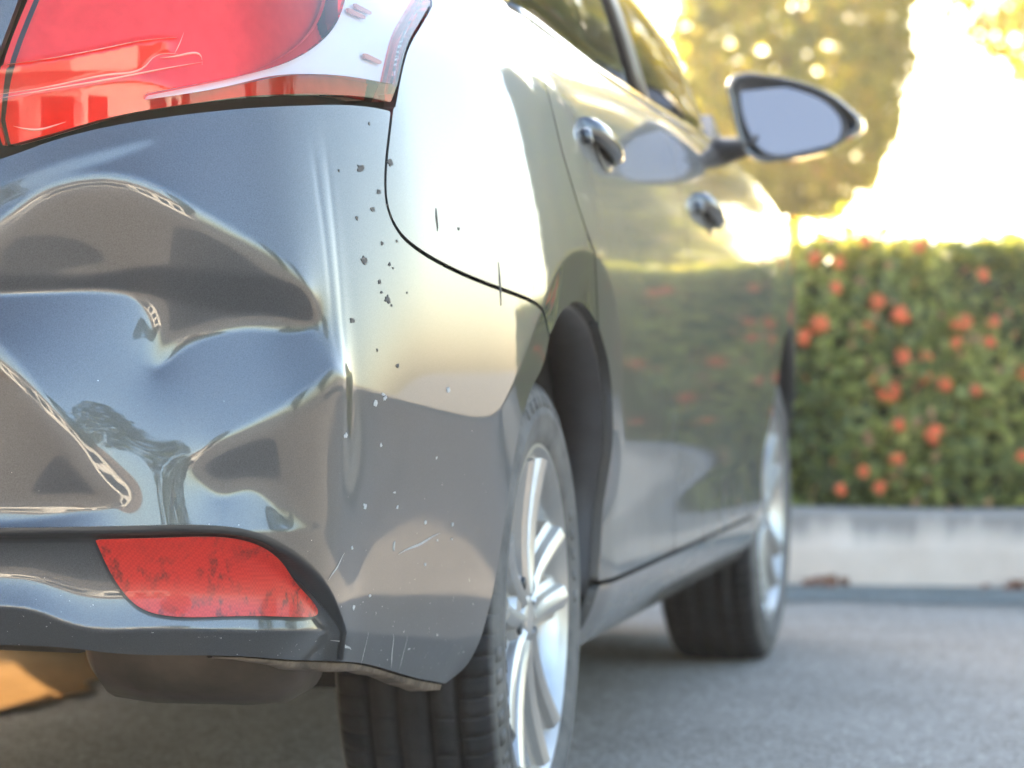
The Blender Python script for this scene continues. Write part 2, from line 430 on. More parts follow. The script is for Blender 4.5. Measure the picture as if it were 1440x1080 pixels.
B1 = [(0.4164, 0.7274), (0.4371, 0.7376), (0.4578, 0.7499), (0.4851, 0.7718), (0.5128, 0.7869), (0.5408, 0.7937), (0.5692, 0.7944), (0.5979, 0.7883), (0.6267, 0.7747), (0.6557, 0.7584), (0.6928, 0.7382), (0.7327, 0.7167), (0.7678, 0.6909), (0.786, 0.6703), (0.7902, 0.6529), (0.783, 0.6473), (0.7269, 0.6449), (0.6813, 0.6421), (0.653, 0.6338), (0.6322, 0.6216), (0.6105, 0.608), (0.6037, 0.642), (0.5913, 0.6726), (0.5775, 0.6814), (0.5293, 0.6828), (0.4601, 0.6794), (0.4183, 0.6775)]
B1DARK = [(0.4175, 0.7), (0.4596, 0.6979), (0.5635, 0.6978), (0.5981, 0.7033), (0.6687, 0.7002), (0.7483, 0.6907), (0.7806, 0.6702), (0.7841, 0.6563), (0.7452, 0.6595), (0.6893, 0.6626), (0.6327, 0.6727), (0.5913, 0.6814), (0.5293, 0.6841), (0.4601, 0.6808), (0.4182, 0.6788)]
B2 = [(0.4188, 0.6624), (0.4614, 0.6338), (0.4896, 0.6046), (0.5174, 0.5708), (0.5449, 0.5323), (0.5651, 0.4998), (0.5798, 0.4842), (0.545, 0.4714), (0.5044, 0.4646), (0.4635, 0.461), (0.4221, 0.4608)]
B3 = [(0.7946, 0.6075), (0.7391, 0.5747), (0.686, 0.5479), (0.6517, 0.5265), (0.6462, 0.5116), (0.6548, 0.4973), (0.6771, 0.4841), (0.6992, 0.4905), (0.7149, 0.4847), (0.7362, 0.46), (0.762, 0.4417), (0.8438, 0.4374), (0.8486, 0.5895)]
B4 = [(0.429, 0.7651), (0.4566, 0.7802), (0.5263, 0.8075), (0.5688, 0.8186), (0.6087, 0.8256), (0.5905, 0.8159), (0.5128, 0.7882), (0.4574, 0.7609), (0.4296, 0.75)]
SHEEN_RIDGE1 = [(0.4526, 0.8737), (0.4954, 0.8797), (0.5311, 0.8866), (0.5675, 0.8929), (0.6012, 0.9014), (0.6089, 0.9092), (0.6365, 0.9131)]
SHEEN_RIDGE2 = [(0.4528, 0.8695), (0.4955, 0.8769), (0.5384, 0.8838), (0.5824, 0.8915), (0.6205, 0.8988), (0.6625, 0.9058)]
SHEEN_RIDGE3 = [(0.4598, 0.9023), (0.4943, 0.907), (0.523, 0.9118), (0.5669, 0.9202), (0.5972, 0.9259), (0.6353, 0.9299)]
SHEEN_RIDGE4 = [(0.6325, 0.9137), (0.6384, 0.9236), (0.6436, 0.935)]
SHEEN_RIDGE5 = [(0.4668, 0.843), (0.4791, 0.8402), (0.4912, 0.8394), (0.5039, 0.8422), (0.5195, 0.847)]
SHEEN_RIDGE6 = [(0.6167, 0.9093), (0.6365, 0.9117), (0.6627, 0.9115), (0.6632, 0.903)]
DOORSEAM = [(1.7508, 1.0466), (1.6414, 1.0084), (1.5605, 0.957), (1.5515, 0.9131), (1.5604, 0.8705), (1.5867, 0.833), (1.619, 0.7997), (1.6647, 0.7664), (1.6997, 0.7471)]
CHIPS = [(0.8982, 0.8107, 0.0067), (0.9603, 0.8191, 0.0059), (0.928, 0.7883, 0.0044), (0.8798, 0.7596, 0.003), (0.8865, 0.7174, 0.0067), (0.9277, 0.6786, 0.0059), (0.9379, 0.7144, 0.003), (0.9249, 0.7358, 0.003), (1.0647, 0.766, -0.0126), (1.126, 0.7577, 0.003), (1.2404, 0.7001, -0.0237), (1.0761, 0.5848, 0.0044), (0.8875, 0.4694, 0.0052), (0.8241, 0.5427, 0.0044), (0.9108, 0.5781, 0.0044), (0.8568, 0.4289, 0.003), (0.8509, 0.6569, 0.0044), (0.9768, 0.424, -0.0059), (1.1347, 0.4378, 0.0037), (0.8778, 0.3674, 0.0044)]
WX = float(s_at_y(0.0)); FX = float(s_at_y(2.55))
rs = resample
# ---- the dents: solve for a skin displacement whose vertical slope is what each crumpled facet has
DS, DZ = np.arange(.30, .8701, .0025), np.arange(.4525, .8861, .0025)
def solve_dent():
    S, Z = np.meshgrid(DS, DZ, indexing='ij'); d = .0025
    e = 1e-4
    base = (off_base(S, Z + e) - off_base(S, Z - e)) / (2 * e)
    def soft(P, w=.004): return sstep(-w, w, poly_sd(S, Z, np.asarray(P)))
    T = np.full(S.shape, -.13); W = np.full(S.shape, .30)
    m1, md, m2, m3, m4 = soft(rs(B1, 4), .003), soft(rs(B1DARK, 3), .008), soft(rs(B2, 3)), soft(rs(B3, 3), .005), soft(rs(B4, 3), .004)
    arc = poly_sd(S, Z, rs(B1, 4))
    t1 = .03 + .20 * sstep(0, .03, arc)
    T = T * (1 - m1) + t1 * m1; T = T * (1 - md) + .42 * md
    sd2 = poly_sd(S, Z, rs(B2, 3)); T = T * (1 - m2) + (.02 + .24 * sstep(0, .03, sd2)) * m2
    sd3 = poly_sd(S, Z, rs(B3, 3)); T = T * (1 - m3) + (.015 + .14 * sstep(0, .03, sd3)) * m3
    T = T * (1 - m4) + .0 * m4
    W = W + 1.2 * np.maximum.reduce([m1, md, m2, m3, .4 * m4])
    fade = sstep(.30, .40, S) * (1 - sstep(.80, .86, S))
    g = (T - base) * fade
    # band just under the lamps and above the groove stays as moulded
    free = np.ones_like(S); free[0, :] = free[-1, :] = 0; free[:, 0] = 0; free[:, -1] = 0
    al = .22; be = 0.02
    def A(h):
        h = h * free
        dz = np.zeros_like(h); dz[:, :-1] = (h[:, 1:] - h[:, :-1]) / d
        ds = np.zeros_like(h); ds[:-1] = (h[1:] - h[:-1]) / d
        r = np.zeros_like(h)
        q = dz * W; r[:, 1:] += q[:, :-1] / d; r[:, :-1] -= q[:, :-1] / d
        q = ds * al; r[1:] += q[:-1] / d; r[:-1] -= q[:-1] / d
        L = np.zeros_like(h); L[1:-1, 1:-1] = (h[2:, 1:-1] + h[:-2, 1:-1] + h[1:-1, 2:] + h[1:-1, :-2] - 4 * h[1:-1, 1:-1]) / d
        q = L * be / d
        LL = np.zeros_like(h); LL[2:, 1:-1] += q[1:-1, 1:-1]; LL[:-2, 1:-1] += q[1:-1, 1:-1]; LL[1:-1, 2:] += q[1:-1, 1:-1]; LL[1:-1, :-2] += q[1:-1, 1:-1]; LL[1:-1, 1:-1] -= 4 * q[1:-1, 1:-1]
        return (r + LL) * free
    b = np.zeros_like(S); q = g * W; b[:, 1:] += q[:, :-1] / d; b[:, :-1] -= q[:, :-1] / d; b *= free
    h = np.zeros_like(S); r = b - A(h); p = r.copy(); rr = (r * r).sum()
    for _ in range(900):
        Ap = A(p); a = rr / max((p * Ap).sum(), 1e-30); h += a * p; r -= a * Ap
        rn = (r * r).sum()
        if rn < 1e-10 * rr + 1e-18: break
        p = r + p * (rn / rr); rr = rn
    zc = sstep(.58, .66, Z) * (1 - sstep(.78, .86, Z))
    win = sstep(.30, .38, S) * (1 - sstep(.805, .868, S)) * (1 - sstep(.868, .884, Z))
    cr = -.0006 * np.exp(-((S - .812 - .02 * (Z - .7)) / .0055) ** 2) - .0005 * np.exp(-((S - .832 - .05 * (Z - .7)) / .005) ** 2)
    return (h * win + cr * zc) * free
DENT = solve_dent()
def dent(s, z):
    i = (s - DS[0]) / .0025; j = (z - DZ[0]) / .0025
    ok = (i >= 0) & (j >= 0) & (i <= len(DS) - 1) & (j <= len(DZ) - 1)
    i = np.clip(i, 0, len(DS) - 1.001); j = np.clip(j, 0, len(DZ) - 1.001)
    a = i.astype(int); b = j.astype(int); u = i - a; v = j - b
    h = DENT[a, b] * (1 - u) * (1 - v) + DENT[a + 1, b] * u * (1 - v) + DENT[a, b + 1] * (1 - u) * v + DENT[a + 1, b + 1] * u * v
    return np.where(ok, h, 0)

KPOLY = np.concatenate([[(.45, .62)], rs([(.62, .628), (.70, .622)] + CREASE, 5), [(2.10, .35), (2.15, .1), (.45, .1)]])
VPOLY = np.concatenate([[(-.5, .4505)], [(0, .4505), (.25, .4510)], rs([(.36, .4518)] + [(a + .017 * float(sstep(.70, .80, np.array(a))), b) for a, b in GROOVE], 5), [(.893, .25), (.897, .1), (-.5, .1)]])
_le = rs([(.0, .386), (.2, .385), (.36, .382)] + LOWEDGE, 4)
def off_full(s, z, dented=True):
    s = np.asarray(s, float); z = np.asarray(z, float); a = np.abs(s)
    o = off_base(s, z)
    amp = sstep(.74, .93, a) * (1 - sstep(1.87, 2.02, a))
    near = (a > .7) & (a < 2.05)
    if near.any():
        k = np.zeros_like(o); k[near] = poly_sd(a[near], z[near], KPOLY)
        d = np.maximum(k, 0); dd = np.sqrt(d * d + .0016 ** 2) - .0016
        o = o - amp * .019 * (1 - np.exp(-dd / .10))
    rear = a < 1.30
    if rear.any():
        ar, zr = a[rear], z[rear]
        v = poly_sd(ar, zr, VPOLY)
        zl = np.interp(ar, _le[:, 0], _le[:, 1])
        u = np.clip((zr - zl) / np.maximum(.4515 - zl, .02), 0, 1)
        inset = -.013 * sstep(.001, .008, v) - .010 * np.sin(math.pi * u) * sstep(.004, .02, v)
        low = np.maximum(zl - zr, 0); low = np.sqrt(low * low + .0015 ** 2) - .0015
        slope = .75 - .45 * sstep(.84, .90, ar)
        o2 = o[rear] + inset - slope * low * (1 - sstep(1.20, 1.30, ar))
        o = o.copy(); o[rear] = o2
    if dented:
        o = o + np.where(s > 0, dent(s, z), 0)
    return o
def skin(s, z, extra=0., dented=True):
    x, y, nx, ny = plan(s); o = off_full(s, z, dented) + extra
    return np.stack([x + nx * o, y + ny * o, np.asarray(z) + 0 * x], -1)
def clip_grid(S, Z, keep):
    """marching-squares trim of a regular skin grid; returns s, z of the vertices and polygons"""
    ns, nz = S.shape; idx = -np.ones((ns, nz), int); vs, vz, F = [], [], []
    pos = keep > 0
    idx[pos] = np.arange(pos.sum()); vs = list(S[pos]); vz = list(Z[pos])
    c = pos[:-1, :-1].astype(int) + pos[1:, :-1] + pos[1:, 1:] + pos[:-1, 1:]
    full = np.argwhere(c == 4)
    if len(full):
        i, j = full[:, 0], full[:, 1]
        F = np.stack([idx[i, j], idx[i + 1, j], idx[i + 1, j + 1], idx[i, j + 1]], 1).tolist()
    cut = {}
    def edge(a, b):
        k = (a, b) if a < b else (b, a)
        if k not in cut:
            fa, fb = keep[k[0]], keep[k[1]]; t = fa / (fa - fb)
            t = min(max(t, .02), .98)
            cut[k] = len(vs); vs.append(S[k[0]] + t * (S[k[1]] - S[k[0]])); vz.append(Z[k[0]] + t * (Z[k[1]] - Z[k[0]]))
        return cut[k]
    for i, j in np.argwhere((c > 0) & (c < 4)):
        q = [(i, j), (i + 1, j), (i + 1, j + 1), (i, j + 1)]; poly = []
        q = [tuple(map(int, k)) for k in q]
        for k in range(4):
            a, b = q[k], q[(k + 1) % 4]
            if pos[a]: poly.append(int(idx[a]))
            if pos[a] != pos[b]: poly.append(edge(a, b))
        if len(poly) >= 3: F.append(poly)
    return np.array(vs), np.array(vz), F
def boundary(F):
    cnt = {}
    for f in F:
        for a, b in zip(f, list(f[1:]) + [f[0]]):
            if (b, a) in cnt: del cnt[(b, a)]
            else: cnt[(a, b)] = 1
    return list(cnt)
def panel(name, poly, sa, za, mat, parent, extra=0., gap=.0025, thick=.014, dented=False, side=1, absolute=False, keepf=None, flange=True):
    S, Z = np.meshgrid(np.asarray(sa, float), np.asarray(za, float), indexing='ij')
    k = poly_sd(np.abs(S) if absolute else S, Z, poly) - gap
    if keepf is not None: k = np.minimum(k, keepf(np.abs(S) if absolute else S, Z))
    vs, vz, F = clip_grid(S, Z, k)
    P = skin(vs, vz, extra(np.abs(vs), vz) if callable(extra) else extra, dented)
    if flange:
        B = boundary(F)
        x, y, nx, ny = plan(vs); nin = np.stack([nx, ny, 0 * nx], 1)
        ids = sorted({i for e in B for i in e}); m0 = {v: len(P) + q for q, v in enumerate(ids)}
        top = P[ids]; bot = top - nin[ids] * thick; m1 = {v: len(P) + len(ids) + q for q, v in enumerate(ids)}
        P = np.concatenate([P, top, bot])
        F = F + [[m0[b], m0[a], m1[a], m1[b]] for a, b in B]
    if side < 0:
        P = P * np.array([-1, 1, 1]); F = [f[::-1] for f in F]
    return mk(name, P, F, mat, parent)
def arr(*segs):
    return np.unique(np.round(np.concatenate([np.arange(a, b + 1e-9, st) for a, b, st in segs]), 5))

car = empty("car")
tag(car, "grey saloon car with crumpled rear bumper parked facing the flowering hedge", "car")

seam = SEAM + [(1.415, .664), (ARCHF[1][0] - .008, ARCHF[1][1] - .004)]
bump_poly = np.concatenate([[(-.3, .79), (0, .79), (.25, .797)], rs([(.38, .804)] + LAMP[:9], 5) - np.array([0, .003]), rs(seam, 6)[1:],
                            rs([(ARCHF[0][0], ARCHF[0][1])] + ARCHR, 6), rs(BOTTOM[::-1], 5)[1:], [(.3, .3425), (0, .3435), (-.3, .3435)]])
bumper = panel("rear_bumper", bump_poly, arr((-1.50, -.4, .012), (-.4, .37, .01), (.37, 1.50, .0028)), np.arange(.245, .9001, .0028),
               "grey_metallic_paint", car, dented=True, absolute=True)
bumper["label"] = "dented and scratched grey rear bumper"

archtop = rs(ARCHF[1:8], 5)
quarter_poly = np.concatenate([rs([(.985, .8811)] + LAMP[9:], 5) + np.array([.003, 0]), [(1.22, 1.03), (1.36, 1.046), (1.56, 1.05)], rs(DOORSEAM, 5),
                               [(1.738, .70), ARCHF[7]], archtop[::-1], rs(seam[::-1], 6)])
zq = np.arange(.62, 1.0581, .004)
arch_f = ARCHF[7:11] + [(1.932, .44), (1.930, .38), (1.922, .318)]
yd = lambda y: float(s_at_y(y))
belt = [(1.7508, 1.0466), (yd(.55), 1.012), (yd(.975), 1.0)]
rdoor_poly = np.concatenate([rs(DOORSEAM, 5)[::-1], belt[1:], [(yd(.975), 1.0), (yd(.985), .7), (yd(.955), .318)], rs(arch_f[::-1], 4), [ARCHF[7], (1.738, .70)]])
fdoor_poly = [(yd(.975), 1.0), (yd(1.7), .985), (yd(2.0), .975), (yd(2.03), .80), (yd(2.06), .6), (yd(2.02), .318), (yd(.955), .318), (yd(.985), .7)]
aa = np.linspace(R(200), R(-20), 40)
front_arch = [(FX + .372 * math.cos(t), .30 + .372 * math.sin(t)) for t in aa]
fend_poly = [(yd(2.0), .975), (yd(2.25), .95), (yd(2.6), .90), (FX + .62, .80), (FX + .62, .62), (FX + .46, .45), (FX + .40, .25)] + front_arch[::-1] + [(FX - .40, .25), (yd(2.02), .318), (yd(2.06), .6), (yd(2.03), .80)]
sill_poly = [(1.924, .316), (yd(2.02), .316), (FX - .385, .25), (FX - .40, .225), (1.92, .225)]
fbump_poly = [(FX + .40, .25), (FX + .46, .45), (FX + .62, .62), (FX + .62, .80), (SMAX - .3, .74), (SMAX + .2, .72), (SMAX + .2, .2), (FX + .45, .2)]
for side in (1, -1):
    panel("quarter_panel", quarter_poly, np.arange(.93, 1.78, .005), zq, "grey_metallic_paint", car, side=side)
    d = panel("rear_door", rdoor_poly, np.arange(1.52, 2.66, .008), np.arange(.30, 1.06, .006), "grey_metallic_paint_dusty", car, side=side)
    if side > 0: RDOOR = d
    d = panel("front_door", fdoor_poly, np.arange(2.5, 3.74, .008), np.arange(.30, 1.02, .006), "grey_metallic_paint_dusty", car, side=side)
    if side > 0: FDOOR = d
    panel("front_wing", fend_poly, np.arange(3.45, FX + .7, .010), np.arange(.22, 1.0, .010), "grey_metallic_paint_dusty", car, side=side)
    panel("door_sill", sill_poly, np.arange(1.9, 3.86, .012), np.arange(.20, .33, .005), "grey_metallic_paint_dusty", car, side=side)
    fb = [(a, b) for a, b in fbump_poly]
    panel("front_bumper", fb, np.append(np.arange(FX + .38, SMAX, .02), SMAX), np.arange(.2, .84, .02), "grey_metallic_paint", car, side=side, gap=.002)

# dark inner shell behind every gap, left open at the wheels
def not_arch(s, z):
    return np.minimum(np.hypot(s - WX, z - .30) - .43, np.hypot(s - FX, z - .30) - .41)
for side in (1, -1):
    panel("inner_shell", [(-.05, .36), (-.05, .98), (1.2, .99), (4.4, .95), (SMAX, .7), (SMAX, .32), (1.1, .34)], np.arange(0, SMAX, .03), np.arange(.32, 1.0, .03),
          "dark_shell", car, extra=-.065, side=side, keepf=not_arch, flange=False)

# wheel-arch liners
def liner(name, cs, cz, pts, side):
    outer = [skin(np.array([s]), np.array([z]), -.012, False)[0] for s, z in pts]
    inner = [np.array([.50, p[1], p[2]]) for p in outer]
    V = outer + inner; n = len(outer); F = [(i, i + 1, n + i + 1, n + i) for i in range(n - 1)]
    F.append(tuple(range(n, 2 * n)))
    V = np.array(V) * np.array([side, 1, 1])
    return mk(name, V, F, "liner", car, smooth=False)
rear_pts = np.concatenate([rs(ARCHR[::-1][1:], 3), rs([ARCHF[0]] + ARCHF[1:11] + [(1.932, .44), (1.930, .38), (1.922, .30)], 3)])
for side in (1, -1):
    liner("arch_liner", WX, .3, rear_pts, side)
    liner("arch_liner", FX, .3, [(FX + .372 * math.cos(t), .30 + .372 * math.sin(t)) for t in np.linspace(R(190), R(-10), 40)], side)
# rolled rubber lip on the forward edge of the arch
for side in (1, -1):
    lip = [skin(np.array([s]), np.array([z]), -.016, False)[0] for s, z in rs(ARCHF[3:11] + [(1.932, .44), (1.930, .38), (1.922, .30)], 3)]
    rings = []
    for p in lip:
        a = math.atan2(p[2] - .3, p[1])
        dx, dy, dz = 0, math.cos(a), math.sin(a)
        rings.append([(side * (p[0] + u), p[1] - dy * v, p[2] - dz * v) for u, v in ((.004, -.002), (.002, .006), (-.03, .010), (-.06, .004), (-.06, -.006), (-.02, -.006))])
    mk("arch_lip", *loft(rings), "arch_rubber", car)

# black strip painted as shade in the bumper step, above and beside the reflector
def strip_keep(s, z):
    v = poly_sd(s, z, VPOLY); w = .0030 + .0085 * sstep(.325, .43, z); return np.minimum(np.minimum(v + .0012 + .0030 * sstep(.36, .43, z), w - v), poly_sd(s, z, bump_poly) - .004)
for side in (1, -1):
    o = panel("step_shade_strip", [(-.02, .30), (-.02, .5), (.92, .5), (.92, .30)], np.arange(.0, .92, .0025), np.arange(.296, .47, .0025), "black_trim", bumper,
              extra=.0022, side=side, keepf=strip_keep, thick=.004, dented=False, gap=0)
# red reflector lamps, sitting in the inset panel
REFL = [(.66 + (a - .66) * .98, b) for a, b in REFL]
refl_poly = rs(REFL + [REFL[0]], 6)
for side in (1, -1):
    rim = panel("reflector_bezel", rs([(a + (a - .665) * .035, b + (b - .405) * .06) for a, b in REFL + [REFL[0]]], 6), np.arange(.52, .83, .003), np.arange(.35, .46, .003), "black_trim", bumper, extra=.0025, gap=0, thick=.01, side=side)
    panel("reflector_lens", refl_poly, np.arange(.53, .82, .003), np.arange(.355, .455, .003), "fog_reflector", bumper, extra=.0075, gap=.001, thick=.008, side=side)

# muddy lip under the bumper
lipz = rs(BOTTOM, 4)
P0 = []
for s, z in lipz[lipz[:, 0] > .66]:
    p = skin(np.array([s]), np.array([z]), -.002, False)[0]; x, y, nx, ny = [float(v) for v in plan(s)]
    w = (.0045 + .0020 * math.sin(s * 23) + .0008 * math.sin(s * 77)) * float(sstep(.66, .85, s)) + .0004
    P0.append([tuple(p + np.array([-nx * u, -ny * u, h])) for u, h in ((.001, .001), (.003, -w), (.022, -w - .002), (.04, .012))])
mk("undertray_lip", *loft(P0, close=False, caps=False), "undermud", bumper)

# paint chips and scratches
for n, (s, z, w) in enumerate(CHIPS):
    if w < 0: hw, hh = .0011, -w
    else: hw, hh = w * .62, w * .75
    k = 13; ang = np.linspace(0, 2 * math.pi, k, endpoint=False); rr = rng.uniform(.45, 1.15, k)
    cs = s + hw * 1.8 * np.cos(ang) * rr; cz = z + hh * np.sin(ang) * rr
    V = skin(np.append(cs, s), np.append(cz, z), .0006); 
    lower = skin(cs, cz, -.001)
    Vv = np.concatenate([V, lower]); F = [(k, i, (i + 1) % k) for i in range(k)] + [(i, k + 1 + i, k + 1 + (i + 1) % k, (i + 1) % k) for i in range(k)]
    mk("paint_chip", Vv, F, "chip_light" if z < .60 else "chip_dark", bumper, smooth=False)
for k in range(24):
    if k < 14: s, z = rng.normal(.905, .035), rng.normal(.70, .07)
    else: s, z = rng.uniform(.83, 1.15), rng.uniform(.30, .56)
    r0 = rng.uniform(.0007, .0019); q = 7; ang = np.linspace(0, 2 * math.pi, q, endpoint=False); rr = rng.uniform(.5, 1.2, q)
    cs = s + r0 * 2.2 * np.cos(ang) * rr; cz = z + r0 * rng.uniform(.8, 2.4) * np.sin(ang) * rr
    V = np.concatenate([skin(np.append(cs, s), np.append(cz, z), .0006), skin(cs, cz, -.001)])
    mk("paint_chip", V, [(q, i, (i + 1) % q) for i in range(q)] + [(i, q + 1 + i, q + 1 + (i + 1) % q, (i + 1) % q) for i in range(q)], "chip_light" if z < .60 else "chip_dark", bumper, smooth=False)
sc = [((.99, .414), (1.10, .430)), ((.80, .40), (.835, .425)), ((.86, .335), (.90, .322)), ((.93, .338), (.945, .300)), ((1.0, .33), (1.03, .29)), ((1.04, .325), (1.055, .285))]
for (a, b), (c, d) in sc:
    t = np.linspace(0, 1, 12); ss = a + (c - a) * t; zz = b + (d - b) * t + .0008 * np.sin(t * 9); w = .0011 * np.sin(t * math.pi) + .0002
    V = np.concatenate([skin(ss, zz + w, .0005), skin(ss, zz - w, .0005)]); F = [(i, 12 + i, 13 + i, 1 + i) for i in range(11)]
    mk("scratch", V, F, "chip_light", bumper, smooth=False)

# tail lamps
lamp_poly = np.concatenate([rs([(.455, .8185)] + LAMP[1:9], 5) + np.array([0, .003]), rs(LAMP[8:], 5) - np.array([.003, 0]), [(1.19, 1.04), (.9, 1.045), (.6, 1.038), (.50, 1.03)], rs([(.49, 1.005)] + LAMPL[::-1] + [(.447, .85)], 4)])
clear_poly = np.concatenate([rs(CLEAR[1:8], 5), rs(CLEAR[8:], 5)])
clear_poly = np.concatenate([rs(CLEAR[1:8], 5), rs(CLEAR[8:13], 5), [(1.05, .9030), (1.35, 1.06), (.985, 1.06)]])
_r1, _r2, _r3 = rs(SHEEN_RIDGE1, 6), rs(SHEEN_RIDGE2, 6), rs(SHEEN_RIDGE3, 6)
def lens_relief(s, z):
    z1 = np.interp(s, _r1[:, 0], _r1[:, 1]); z2 = np.interp(s, _r2[:, 0], _r2[:, 1]); z3 = np.interp(s, _r3[:, 0], _r3[:, 1])
    e = 1 - sstep(.618, .640, s)
    u = z - z1
    facet = np.where((u > 0) & (z < z3), .26 * u, 0) * e
    zr = np.interp(s, [.60, .676, .772, .875, .965, 1.2], [.868, .8795, .8957, .9038, .9033, .903]); b = sstep(.56, .68, s)
    zr = z2 * (1 - b) + zr * b
    low = np.where(z < zr, .20 * (z - zr), 0)
    return .003 + facet + low
for side in (1, -1):
    lamp = panel("tail_lamp", lamp_poly, np.arange(.44, 1.22, .006), np.arange(.81, 1.05, .006), "lamp_reflector_red", car, extra=-.030, gap=.004, thick=.02, side=side)
    if side > 0: lamp["label"] = "red and clear tail lamp"
    panel("lens", lamp_poly, np.arange(.44, 1.22, .0035), np.arange(.81, 1.05, .003), "lens_red", lamp, extra=lens_relief, gap=.0015, thick=.022, side=side,
          keepf=lambda s, z: np.maximum(-poly_sd(s, z, clear_poly), .010 - poly_sd(s, z, lamp_poly)))
    panel("clear_lens", clear_poly, np.arange(.58, 1.22, .0035), np.arange(.85, 1.05, .0025), "lens_clear", lamp, extra=.0035, gap=.0, thick=.004, side=side,
          keepf=lambda s, z: poly_sd(s, z, lamp_poly) - .010)
    panel("silver_reflector", clear_poly, np.arange(.58, 1.22, .004), np.arange(.85, 1.05, .0025), "lamp_reflector_silver", lamp, extra=-.012, gap=.001, thick=.012, side=side,
          keepf=lambda s, z: poly_sd(s, z, lamp_poly) - .006)
    # raised strips on the lens, painted pale red as its reflection lines
    for rd in (SHEEN_RIDGE1, SHEEN_RIDGE2, SHEEN_RIDGE3, SHEEN_RIDGE4, SHEEN_RIDGE5, SHEEN_RIDGE6):
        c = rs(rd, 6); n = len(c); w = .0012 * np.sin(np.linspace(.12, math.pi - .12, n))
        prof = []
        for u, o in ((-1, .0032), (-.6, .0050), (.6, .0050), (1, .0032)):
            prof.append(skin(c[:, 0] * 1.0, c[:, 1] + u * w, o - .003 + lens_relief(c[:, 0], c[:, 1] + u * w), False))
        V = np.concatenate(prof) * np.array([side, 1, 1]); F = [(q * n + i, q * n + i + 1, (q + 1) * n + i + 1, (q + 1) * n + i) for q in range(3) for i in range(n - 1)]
        mk("lens_sheen_strip", V, F if side > 0 else [f[::-1] for f in F], "lens_sheen_strip", lamp)
    for (sa_, za_) in ((.955, .928), (.95, .975), (.972, .982)):
        panel("lamp_clip", [(sa_, za_), (sa_ + .035, za_ - .004), (sa_ + .036, za_), (sa_, za_ + .006)], np.arange(sa_ - .004, sa_ + .04, .004), np.arange(za_ - .008, za_ + .012, .002), "lamp_lines", lamp, extra=-.006, gap=0, thick=.003, side=side)

# boot lid
boot_poly = [(-.4, .795), (0, .795), (.25, .802), (.38, .809), (.444, .826), (.443, .86), (.445, .895), (.470, .97), (.485, 1.005), (.495, 1.04), (-.4, 1.05)]
boot = panel("boot_lid", boot_poly, arr((-.51, .51, .008)), np.arange(.785, 1.06, .006), "grey_metallic_paint", car, absolute=True)
# ------------------------------------------------------------------ greenhouse
def belt_pt(t):                       # t 0..1 from the rear corner of the cabin to the windscreen foot
    y = -.62 + t * 2.80
    zz = float(np.interp(y, [-.7, -.2, .17, .55, .975, 1.7, 2.2], [1.045, 1.052, 1.046, 1.012, 1.0, .985, .972]))
    s = float(s_at_y(max(y, -.6))); x = float(skin(np.array([s]), np.array([min(zz, 1.055)]), 0., False)[0][0])
    if y < -.2: x -= .10 * (-.2 - y) / .42
    if y > 1.75: x -= .06 * ((y - 1.75) / .45) ** 1.5
    return np.array([x - .004, y, zz - .002])
def rail_pt(t):
    y = -.30 + t * 1.62
    x = float(np.interp(y, [-.3, .2, .8, 1.32], [.555, .60, .605, .575])); zz = float(np.interp(y, [-.3, .1, .6, 1.0, 1.32], [1.40, 1.445, 1.46, 1.45, 1.405]))
    return np.array([x, y, zz])
def gh(t, v):
    a, b = belt_pt(t), rail_pt(t); p = a + (b - a) * v
    p = p + np.array([.035 * math.sin(math.pi * v), 0, 0]); return p
def gh_patch(name, quad, mat, parent, inset, side, n=14, m=10):
    """quad: corners (t,v) bl, br, tr, tl"""
    (a, b), (c, d), (e, f), (g, h) = quad; V, F = [], []
    for i in range(n + 1):
        u = i / n
        for j in range(m + 1):
            w = j / m
            t = (a * (1 - u) + c * u) * (1 - w) + (g * (1 - u) + e * u) * w
            v = (b * (1 - u) + d * u) * (1 - w) + (h * (1 - u) + f * u) * w
            p = gh(t, v); p[0] -= inset; V.append((side * p[0], p[1], p[2]))
    for i in range(n):
        for j in range(m):
            q = (i * (m + 1) + j, (i + 1) * (m + 1) + j, (i + 1) * (m + 1) + j + 1, i * (m + 1) + j + 1)
            F.append(q if side > 0 else q[::-1])
    o = mk(name, V, F, mat, parent)
    return o
def solid(o, th, off=-1):
    m = o.modifiers.new("thickness", 'SOLIDIFY'); m.thickness = th; m.offset = off; return o
tb = .575                                # where the door pillars stand
for side in (1, -1):
    solid(gh_patch("rear_pillar", ((0, 0), (.235, 0), (.155, 1), (0, 1)), "grey_metallic_paint", car, 0, side), .03)
    solid(gh_patch("roof_rail", ((.155, .93), (1, .93), (1, 1), (.155, 1)), "grey_metallic_paint", car, 0, side, 24, 3), .03)
    solid(gh_patch("windscreen_pillar", ((.955, 0), (1, 0), (1, .93), (.965, .93)), "grey_metallic_paint", car, 0, side, 5, 10), .03)
    solid(gh_patch("door_pillar", ((tb - .018, .03), (tb + .018, .03), (tb + .022, .93), (tb - .014, .93)), "black_trim", car, .002, side, 4, 10), .02)
    solid(gh_patch("belt_moulding", ((.235, 0), (.955, 0), (.955, .035), (.232, .035)), "grey_metallic_paint", car, -.002, side, 24, 2), .012)
    solid(gh_patch("door_window", ((.236, .03), (tb - .018, .03), (tb - .014, .93), (.160, .93)), "window_glass", car, .010, side), .004)
    solid(gh_patch("door_window", ((tb + .018, .03), (.955, .03), (.965, .93), (tb + .022, .93)), "window_glass", car, .010, side), .004)
